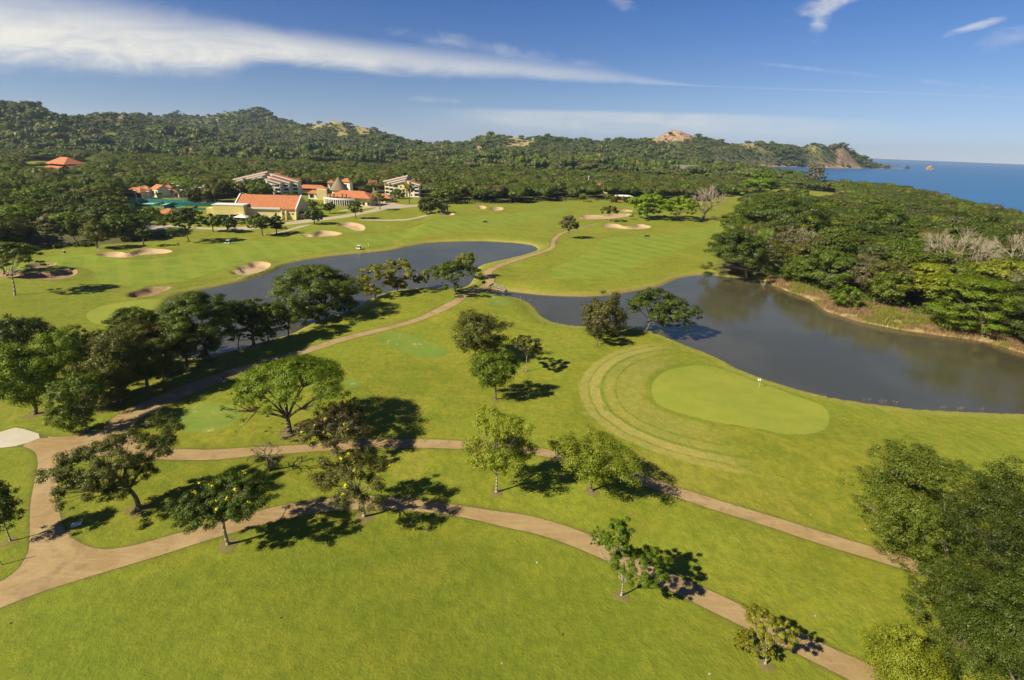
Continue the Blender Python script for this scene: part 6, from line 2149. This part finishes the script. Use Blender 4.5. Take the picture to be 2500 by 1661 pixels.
def mower(label, px, rz, tone):
    B = hit(*px)
    r = empty('mower', tuple(B), math.radians(rz))
    tag(r, label, 'mower')
    MB().box(-0.5, -1.0, 0.45, 0.5, 0.2, 0.95).box(-0.35, 0.2, 0.4, 0.35, 0.9, 0.55).build('body', GR, r)
    MB().box(-0.25, 0.0, 0.95, 0.25, 0.1, 1.35).box(-0.25, 0.1, 0.9, 0.25, 0.5, 0.98).build('seat', BK, r)
    for x, y in ((-1.5, 1.1), (0, 1.2), (1.5, 1.1), (-0.8, 0.2), (0.8, 0.2)):
        w = MB(); w.tube((x - 0.42, y, 0.26), (x + 0.42, y, 0.26), 0.22, 0.22, 10).box(x - 0.45, y - 0.3, 0.4, x + 0.45, y + 0.3, 0.5)
        w.build('cutting_reel', GR, r)
    for x, y, q_ in ((-0.75, 0.55, 0.36), (0.75, 0.55, 0.36), (-0.5, -0.9, 0.28), (0.5, -0.9, 0.28)):
        w = MB(); w.tube((x - 0.14, y, q_), (x + 0.14, y, q_), q_, q_, 14); w.build('wheel', BK, r)
    MB().tube((0, 0.65, 0.6), (0, 0.55, 1.15), 0.03, 0.03).build('steering_column', BK, r)
    c, s = math.cos(math.radians(rz)), math.sin(math.radians(rz))
    return B


B_ = mower('dark riding mower on the fairway below the twin-lobed bunker', (1580, 578), 60, 0)
person('mower driver in a pale shirt on the mower below the twin-lobed bunker', None, 60, CLW, CLD, 'sit', 0.42, (B_[0], B_[1], B_[2]))
B_ = mower('dark riding mower on the far fairway left of the small bunkers', (1185, 543), 80, 0)
person('mower driver in a pale shirt on the far fairway mower', None, 80, CLW, CLD, 'sit', 0.42, (B_[0], B_[1], B_[2]))

FLAGM = mat('flag_white', (0.85, 0.83, 0.78), 0.8, 0.1)


def pin(label, px, h=2.3, side=-1):
    B = hit(*px)
    r = empty('flagstick', tuple(B), 0)
    tag(r, label, 'golf flag')
    MB().tube((0, 0, 0), (0, 0, h), 0.022, 0.018, 6).build('pole', TRIMW, r)
    f = MB()
    n = 7
    v = []
    for i in range(n + 1):
        x = side * 0.62 * i / n
        y = 0.06 * math.sin(i * 1.1)
        v += [(x, y, h - 0.02 - 0.03 * i / n), (x, y, h - 0.50 + 0.02 * i / n), (x, y + 0.012, h - 0.02 - 0.03 * i / n), (x, y + 0.012, h - 0.50 + 0.02 * i / n)]
    fc = []
    for i in range(n):
        a = 4 * i
        fc += [(a, a + 1, a + 5, a + 4), (a + 2, a + 6, a + 7, a + 3), (a, a + 4, a + 6, a + 2), (a + 1, a + 3, a + 7, a + 5)]
    f.add(v, fc); f.build('flag', FLAGM, r)
    c = MB(); c.tube((0, 0, -0.02), (0, 0, 0.004), 0.054, 0.054, 10); c.build('cup', DARK, r)


pin('white flag on the large putting green beside the right pond', (1852.5, 947))
pin('white flag on the far left putting green', (349, 776), 2.3, 1)

r = site('ball_washer', 'dark post with a pale base at the bend of the tree-lined path', (546.5, 931), 0, 0, 'post')
w = MB(); w.tube((0, 0, 0), (0, 0, 0.95), 0.05, 0.05).box(-0.13, -0.11, 0.55, 0.13, 0.11, 1.15); w.build('post', CLD, r)
w = MB(); w.tube((0, 0, 1.15), (0, 0, 1.25), 0.12, 0.05, 8); w.build('cap', GBOX, r)
MB().box(-0.35, -0.35, 0.02, 0.35, 0.35, 0.08).build('base_slab', TRIMW, r)
r = site('litter_bin', 'green bin at the shaded left edge of the fairway', (158, 618), 0, 0, 'bin')
w = MB(); w.tube((0, 0, 0), (0, 0, 1.0), 0.35, 0.42, 10); w.build('bin', GBOX, r)
w = MB(); w.tube((0, 0, 1.0), (0, 0, 1.12), 0.44, 0.2, 10); w.build('lid', TRIMW, r)
o = MB().box(-0.55, -0.3, 0, 0.55, 0.3, 0.14).build('valve_cover', TRIMW)
B = hit(187, 1281); o.location = tuple(B); o.rotation_euler = (0, 0, 0.5)
tag(o, 'pale rectangular slab lying in the grass island by the path fork', 'cover')
COVERS = [((1311, 1374), 0.16, 'white disc in the grass above the lower path bend'), ((687, 1509), 0.15, 'dark-rimmed disc in the foreground turf left of centre'), ((1375, 1549), 0.14, 'dark disc in the foreground turf right of centre'), ((1979, 1257), 0.12, 'white dot in the turf just above the right path'), ((2113, 1292), 0.12, 'white dot near the right-hand big tree'), ((1990, 1504), 0.12, 'pale dot left of the pale bushy tree'), ((1732, 1646), 0.13, 'pale disc at the bottom edge left of the path'), ((1225, 1620), 0.10, 'tiny pale dot at the bottom centre'), ((27, 1522), 0.15, 'dark disc in the lower left turf')]
COVM = mat('grey_plastic', (0.42, 0.42, 0.34), 0.7, 0.2)
for p_, rr, lb_ in COVERS:
    B = hit(*p_)
    o = MB().tube((0, 0, -0.02), (0, 0, 0.03), rr * 0.8, rr * 0.8, 12).build('sprinkler_cover', COVM if 'dark' not in lb_ else CLD)
    o.location = tuple(B); tag(o, lb_, 'cover', None)

for p0, hh, lb_ in (((1270, 733), 1.5, 'pale stake on the pond bank beyond the small tee'), ((1361, 791), 0.7, 'reddish marker at the water edge left of the pond trees'), ((4, 1380), 2.6, 'post at the left edge below the young tree')):
    B = hit(*p0)
    o = MB().tube((0, 0, -0.1), (0, 0, hh), 0.06, 0.05).build('stake', BARK_PALE)
    o.location = tuple(B); tag(o, lb_, 'stake')

# white vehicle on the left road
B = hit(17, 457.5)
r = empty('van', (B[0], B[1], B[2]), math.radians(-8)); tag(r, 'white van on the road at the left edge', 'van')
VG = mat('van_glass', (0.02, 0.03, 0.03), 0.1, 0.6)
v = MB().prism([(-3.2, -1.0), (3.2, -1.0), (3.2, 1.0), (-3.2, 1.0)], 0.4, 1.35)
v.add([(-3.15, -0.95, 1.35), (2.2, -0.95, 1.35), (2.2, 0.95, 1.35), (-3.15, 0.95, 1.35), (-3.0, -0.85, 2.55), (1.3, -0.85, 2.55), (1.3, 0.85, 2.55), (-3.0, 0.85, 2.55)], [(0, 3, 2, 1), (4, 5, 6, 7), (0, 1, 5, 4), (1, 2, 6, 5), (2, 3, 7, 6), (3, 0, 4, 7)])
v.build('body', WP, r)
MB().add([(2.25, -0.8, 1.42), (1.40, -0.75, 2.4), (1.40, 0.75, 2.4), (2.25, 0.8, 1.42), (2.29, -0.8, 1.44), (1.44, -0.75, 2.42), (1.44, 0.75, 2.42), (2.29, 0.8, 1.44)], [(0, 1, 2, 3), (4, 7, 6, 5), (0, 4, 5, 1), (1, 5, 6, 2), (2, 6, 7, 3), (3, 7, 4, 0)]).build('windscreen', VG, r)
MB().box(-2.6, -0.98, 1.6, 1.2, -0.90, 2.2).build('side_window', VG, r)
for x in (-2.1, 2.1):
    for y in (-0.95, 0.95):
        w = MB(); w.tube((x, y - 0.12, 0.38), (x, y + 0.12, 0.38), 0.38, 0.38, 14); w.build('wheel', BK, r)

# palms by the tennis courts
FROND = leaf_mat('palm_frond', (0.03, 0.06, 0.01), (0.06, 0.11, 0.02), (0.11, 0.18, 0.03))
def palm(label, px, h, seed, sz=3.0):
    rg = np.random.default_rng(seed)
    B = hit(*px)
    r = empty('palm_tree', tuple(B), rg.uniform(0, 6)); tag(r, label, 'palm')
    t = MB()
    lean = rg.uniform(-0.6, 0.6)
    t.path([(0, 0, -0.2), (lean * 0.3, 0, h * 0.35), (lean * 0.7, 0, h * 0.7), (lean, 0, h)], [0.24, 0.17, 0.15, 0.13], 7)
    t.build('trunk', BARK_PALE, r)
    for i in range(15):
        a = 6.283 * i / 15 + rg.uniform(-0.2, 0.2)
        up = rg.uniform(0.1, 1.0)
        v, f = [], []
        n = 6
        for j in range(n + 1):
            s = j / n
            d = sz * s
            z = h + up * d * 0.7 - (0.26 + 0.1 * (1 - up)) * d * d
            w = 0.42 * math.sin(math.pi * min(s + 0.12, 1.0)) + 0.02
            c, sn = math.cos(a), math.sin(a)
            x, y = lean + c * d, sn * d
            v += [(x - sn * w, y + c * w, z - 0.25 * w), (x, y, z), (x + sn * w, y - c * w, z - 0.25 * w)]
            if j:
                b = 3 * (j - 1)
                f += [(b, b + 1, b + 4, b + 3), (b + 1, b + 2, b + 5, b + 4)]
        mesh_from('frond', v, f, FROND, r)


palm('tall palm in front of the right tennis court', (397, 518), 12.0, 2, 3.6)
palm('palm behind the villas left of the gabled one', (352, 490), 12.0, 3, 3.4)
palm('palm with pale trunk rising at the left of the villas', (329, 484), 13, 4, 3.0)
palm('small bright palm between the hotel lawn and hall roof', (577, 512), 5, 5, 2.4)

# bridge / culvert beside the path
STONE = mat('rubble_stone', (0.40, 0.33, 0.24), 0.95, 0.1, col2=(0.25, 0.20, 0.14), vscale=1.5, bump=0.8, bscale=3)
STONE_D = mat('dark_timber', (0.05, 0.035, 0.025), 0.9, 0.1)


def wpt(px, z):
    p = flat(px[0], px[1], z)
    return (p[0], p[1], z)


rb = MB()
a, b = wpt((1208, 688), 0.9), wpt((1193, 698), 0.9)
a2, b2 = wpt((1170, 716), 0.9), wpt((1150, 727), 0.9)
r = empty('culvert_bridge', (0, 0, 0)); tag(r, 'low stone culvert bridge carrying the path between the two ponds', 'bridge')
c1, c2 = wpt((1204, 690), 0.0), wpt((1180, 706), 0.0)
MB().tube((a[0], a[1], 0.7), (b[0], b[1], 0.7), 0.16, 0.16, 6).build('kerb_rail', STONE_D, r)
rg = np.random.default_rng(9)
quad_ = [wpt((1206, 690), 0.6), wpt((1238, 706), 0.1), wpt((1230, 714), -0.5), wpt((1196, 700), 0.2)]
for i in range(46):
    u_, v_ = rg.uniform(0, 1), rg.uniform(0, 1)
    pt = [(quad_[0][k] * (1 - u_) + quad_[1][k] * u_) * (1 - v_) + (quad_[3][k] * (1 - u_) + quad_[2][k] * u_) * v_ for k in range(3)]
    s = rg.uniform(0.35, 0.75)
    q = MB()
    vv = [(pt[0] + s * rg.uniform(0.4, 0.7) * x, pt[1] + s * rg.uniform(0.4, 0.7) * y, pt[2] + 0.1 + s * rg.uniform(0.25, 0.45) * z) for x, y, z in [(-1, -1, -1), (1, -1, -1), (1, 1, -1), (-1, 1, -1), (-1, -1, 1), (1, -1, 1), (1, 1, 1), (-1, 1, 1)]]
    q.add(vv, [(0, 3, 2, 1), (4, 5, 6, 7), (0, 1, 5, 4), (1, 2, 6, 5), (2, 3, 7, 6), (3, 0, 4, 7)])
    q.build('stone', STONE, r)
pc = wpt((1231, 712), -0.45)
w = MB(); w.tube((pc[0] - 2.5, pc[1] + 1.5, -0.25), (pc[0], pc[1], -0.35), 0.42, 0.42, 12); w.build('culvert_pipe', DARK, r)
o = MB().box(-0.3, -0.2, 0, 0.3, 0.2, 0.35).build('marker_stone', TRIMW); B = hit(1190, 713); o.location = tuple(B); tag(o, 'pale block at the near end of the culvert bridge', 'stone')

# ------------------------------------------------------------------ reeds, bank growth
def blades(name, pts, hgt_, wid, m, rg, spread=0.25, lean=0.35):
    n = len(pts)
    a = rg.uniform(0, 6.283, n)
    h = hgt_ * rg.uniform(0.5, 1.25, n)
    d = np.column_stack([np.cos(a), np.sin(a)])
    ln = rg.uniform(0.1, lean, n) * h
    b = rg.uniform(0, 6.283, n)
    w = wid * rg.uniform(0.6, 1.3, n)
    V = np.empty((n, 4, 3))
    V[:, 0] = pts; V[:, 0, :2] += d * w[:, None]
    V[:, 1] = pts; V[:, 1, :2] -= d * w[:, None]
    t = pts[:, :2] + np.column_stack([np.cos(b), np.sin(b)]) * ln[:, None]
    V[:, 2, :2] = t - d * w[:, None] * 0.3; V[:, 3, :2] = t + d * w[:, None] * 0.3
    V[:, 2, 2] = V[:, 3, 2] = pts[:, 2] + h
    me = quad_mesh(name, V.reshape(-1, 3), rg.uniform(0, 1, n), m)
    o = bpy.data.objects.new(name, me); COL.objects.link(o); o['kind'] = 'stuff'
    return o


def scatter_poly(poly, n, rg, rim=None):
    lo, hi = poly.min(0), poly.max(0)
    q = rg.uniform(lo, hi, (n * 6, 2))
    q = q[inside(q[:, 0], q[:, 1], poly)]
    return q[:n]


rg = np.random.default_rng(31)
REEDM = leaf_mat('dry_reed', (0.19, 0.13, 0.05), (0.36, 0.26, 0.11), (0.52, 0.40, 0.19))
REEDG = leaf_mat('green_reed', (0.09, 0.12, 0.02), (0.22, 0.24, 0.04), (0.40, 0.38, 0.08))
q = scatter_poly(REEDS, 26000, rg)
clump = fbm(q[:, 0] / 3.0, q[:, 1] / 3.0, 2)
spd = sdist(q[:, 0], q[:, 1], POND2)
keep_ = (clump > -0.35) & (spd > -0.4)
q, cl = q[keep_], clump[keep_]
P3 = np.column_stack([q, height(q[:, 0], q[:, 1], False)])
g = (fbm(q[:, 0] / 9 + 5, q[:, 1] / 9, 2) > 0.22)
blades('dry_reeds', P3[~g], 1.1, 0.055, REEDM, rg)
blades('green_reeds', P3[g], 1.3, 0.07, REEDG, rg)
# shrubs and undergrowth along the front of the right wood
UND = [(1880, 672), (1940, 688), (2000, 708), (2060, 732), (2140, 742), (2200, 752), (2250, 768), (2330, 792), (2400, 806), (2480, 826), (2560, 850)]
VS, SS = [], []
for i in range(210):
    t_ = rg.uniform(0, len(UND) - 1.001); k_ = int(t_); f_ = t_ - k_
    px_ = (UND[k_][0] * (1 - f_) + UND[k_ + 1][0] * f_, UND[k_][1] * (1 - f_) + UND[k_ + 1][1] * f_ - rg.uniform(-4, 14))
    B = hit(*px_)
    R_ = rg.uniform(0.8, 2.4)
    pf = crown_puffs(rg, R_, R_, R_ * 0.6, 'round', 9); pf[:, :2] += B[:2]; pf[:, 2] += B[2] + R_ * 0.45
    V, s = leaf_cloud(rg, pf, int(110 * R_), 0.42, 0.3)
    VS.append(V); SS.append(s)
me = quad_mesh('undergrowth', np.concatenate(VS), np.concatenate(SS), LM['mid'])
o = bpy.data.objects.new('undergrowth', me); COL.objects.link(o); o['kind'] = 'stuff'
# hedges and garden shrubs round the resort and along the far wood edge
VS, SS = [], []
LINES = [((548, 545), (600, 548)), ((600, 556), (700, 560)), ((320, 520), (385, 532)), ((400, 540), (540, 552)), ((760, 498), (785, 505)), ((862, 503), (915, 498)), ((940, 497), (965, 492)), ((1100, 497), (1400, 490)), ((1400, 489), (1560, 489)), ((1600, 491), (1770, 486)), ((545, 482), (640, 482)), ((905, 483), (990, 484)), ((740, 505), (760, 490)), ((0, 612), (240, 600)), ((300, 590), (440, 576)), ((700, 500), (780, 520)), ((460, 492), (540, 500))]
for (x0, y0), (x1, y1) in LINES:
    n_ = int(math.hypot(x1 - x0, y1 - y0) / 4.2)
    for i in range(n_):
        t_ = rg.uniform(0, 1)
        B = hit(x0 + (x1 - x0) * t_, y0 + (y1 - y0) * t_ + rg.uniform(-2.5, 1.5))
        R_ = rg.uniform(0.7, 2.2) * (1.5 if B[1] > 420 else 1)
        pf = crown_puffs(rg, R_, R_, R_ * 0.65, 'round', 8); pf[:, :2] += B[:2]; pf[:, 2] += B[2] + R_ * 0.5
        V, s = leaf_cloud(rg, pf, int(60 * R_), 0.65, 0.3)
        VS.append(V); SS.append(s)
me = quad_mesh('shrubs', np.concatenate(VS), np.concatenate(SS), LM['mid'])
o = bpy.data.objects.new('shrubs', me); COL.objects.link(o); o['kind'] = 'stuff'
# dead twigs in the near edge of the pond, and the snag on the far bank
tw = MB()
for px0, n_ in (((2115, 980), 5), ((2155, 983), 8), ((2180, 985), 4), ((2300, 998), 4), ((2345, 1000), 9), ((2010, 965), 2), ((2400, 1002), 3), ((1296, 736), 4), ((1610, 820), 3)):
    for i in range(n_):
        p_ = flat(px0[0] + rg.uniform(-9, 9), px0[1] + rg.uniform(-3, 1), POND_Z)
        for j in range(3):
            tw.tube((p_[0], p_[1], POND_Z - 0.1), (p_[0] + rg.uniform(-0.4, 0.4), p_[1] + rg.uniform(-0.3, 0.3), POND_Z + rg.uniform(0.25, 0.75)), 0.018, 0.01, 3)
o = tw.build('dead_stalks', BARK); o['kind'] = 'stuff'
sn = MB()
B = flat(1862, 697, POND_Z)
rg2 = np.random.default_rng(4)
for i in range(6):
    bare_branches(rg2, sn, np.array([B[0], B[1], POND_Z - 0.1]), np.array([rg2.uniform(-1, 0.4), rg2.uniform(-0.6, 0.2), rg2.uniform(0.2, 0.6)]), 1.3, 0.05, 2, 0.6)
o = sn.build('fallen_branch', BARK_PALE); tag(o, 'pale dead branch lying in the water under the dark corner tree', 'branch')
# ------------------------------------------------------------------ air
hm = bpy.data.materials.new('air')
hm.use_nodes = True
t = hm.node_tree
t.nodes.clear()
pv = N(t, 'ShaderNodeVolumePrincipled')
pv.inputs['Color'].default_value = (0.70, 0.86, 1.0, 1)
pv.inputs['Density'].default_value = 0.00005
pv.inputs['Anisotropy'].default_value = 0.2
t.links.new(pv.outputs[0], N(t, 'ShaderNodeOutputMaterial').inputs['Volume'])
o = MB().box(-9000, -3500, -9.0, 9000, 78000, 330.0).build('haze', hm)
o['kind'] = 'stuff'
SC.cycles.volume_bounces = 0
SC.cycles.volume_max_steps = 64
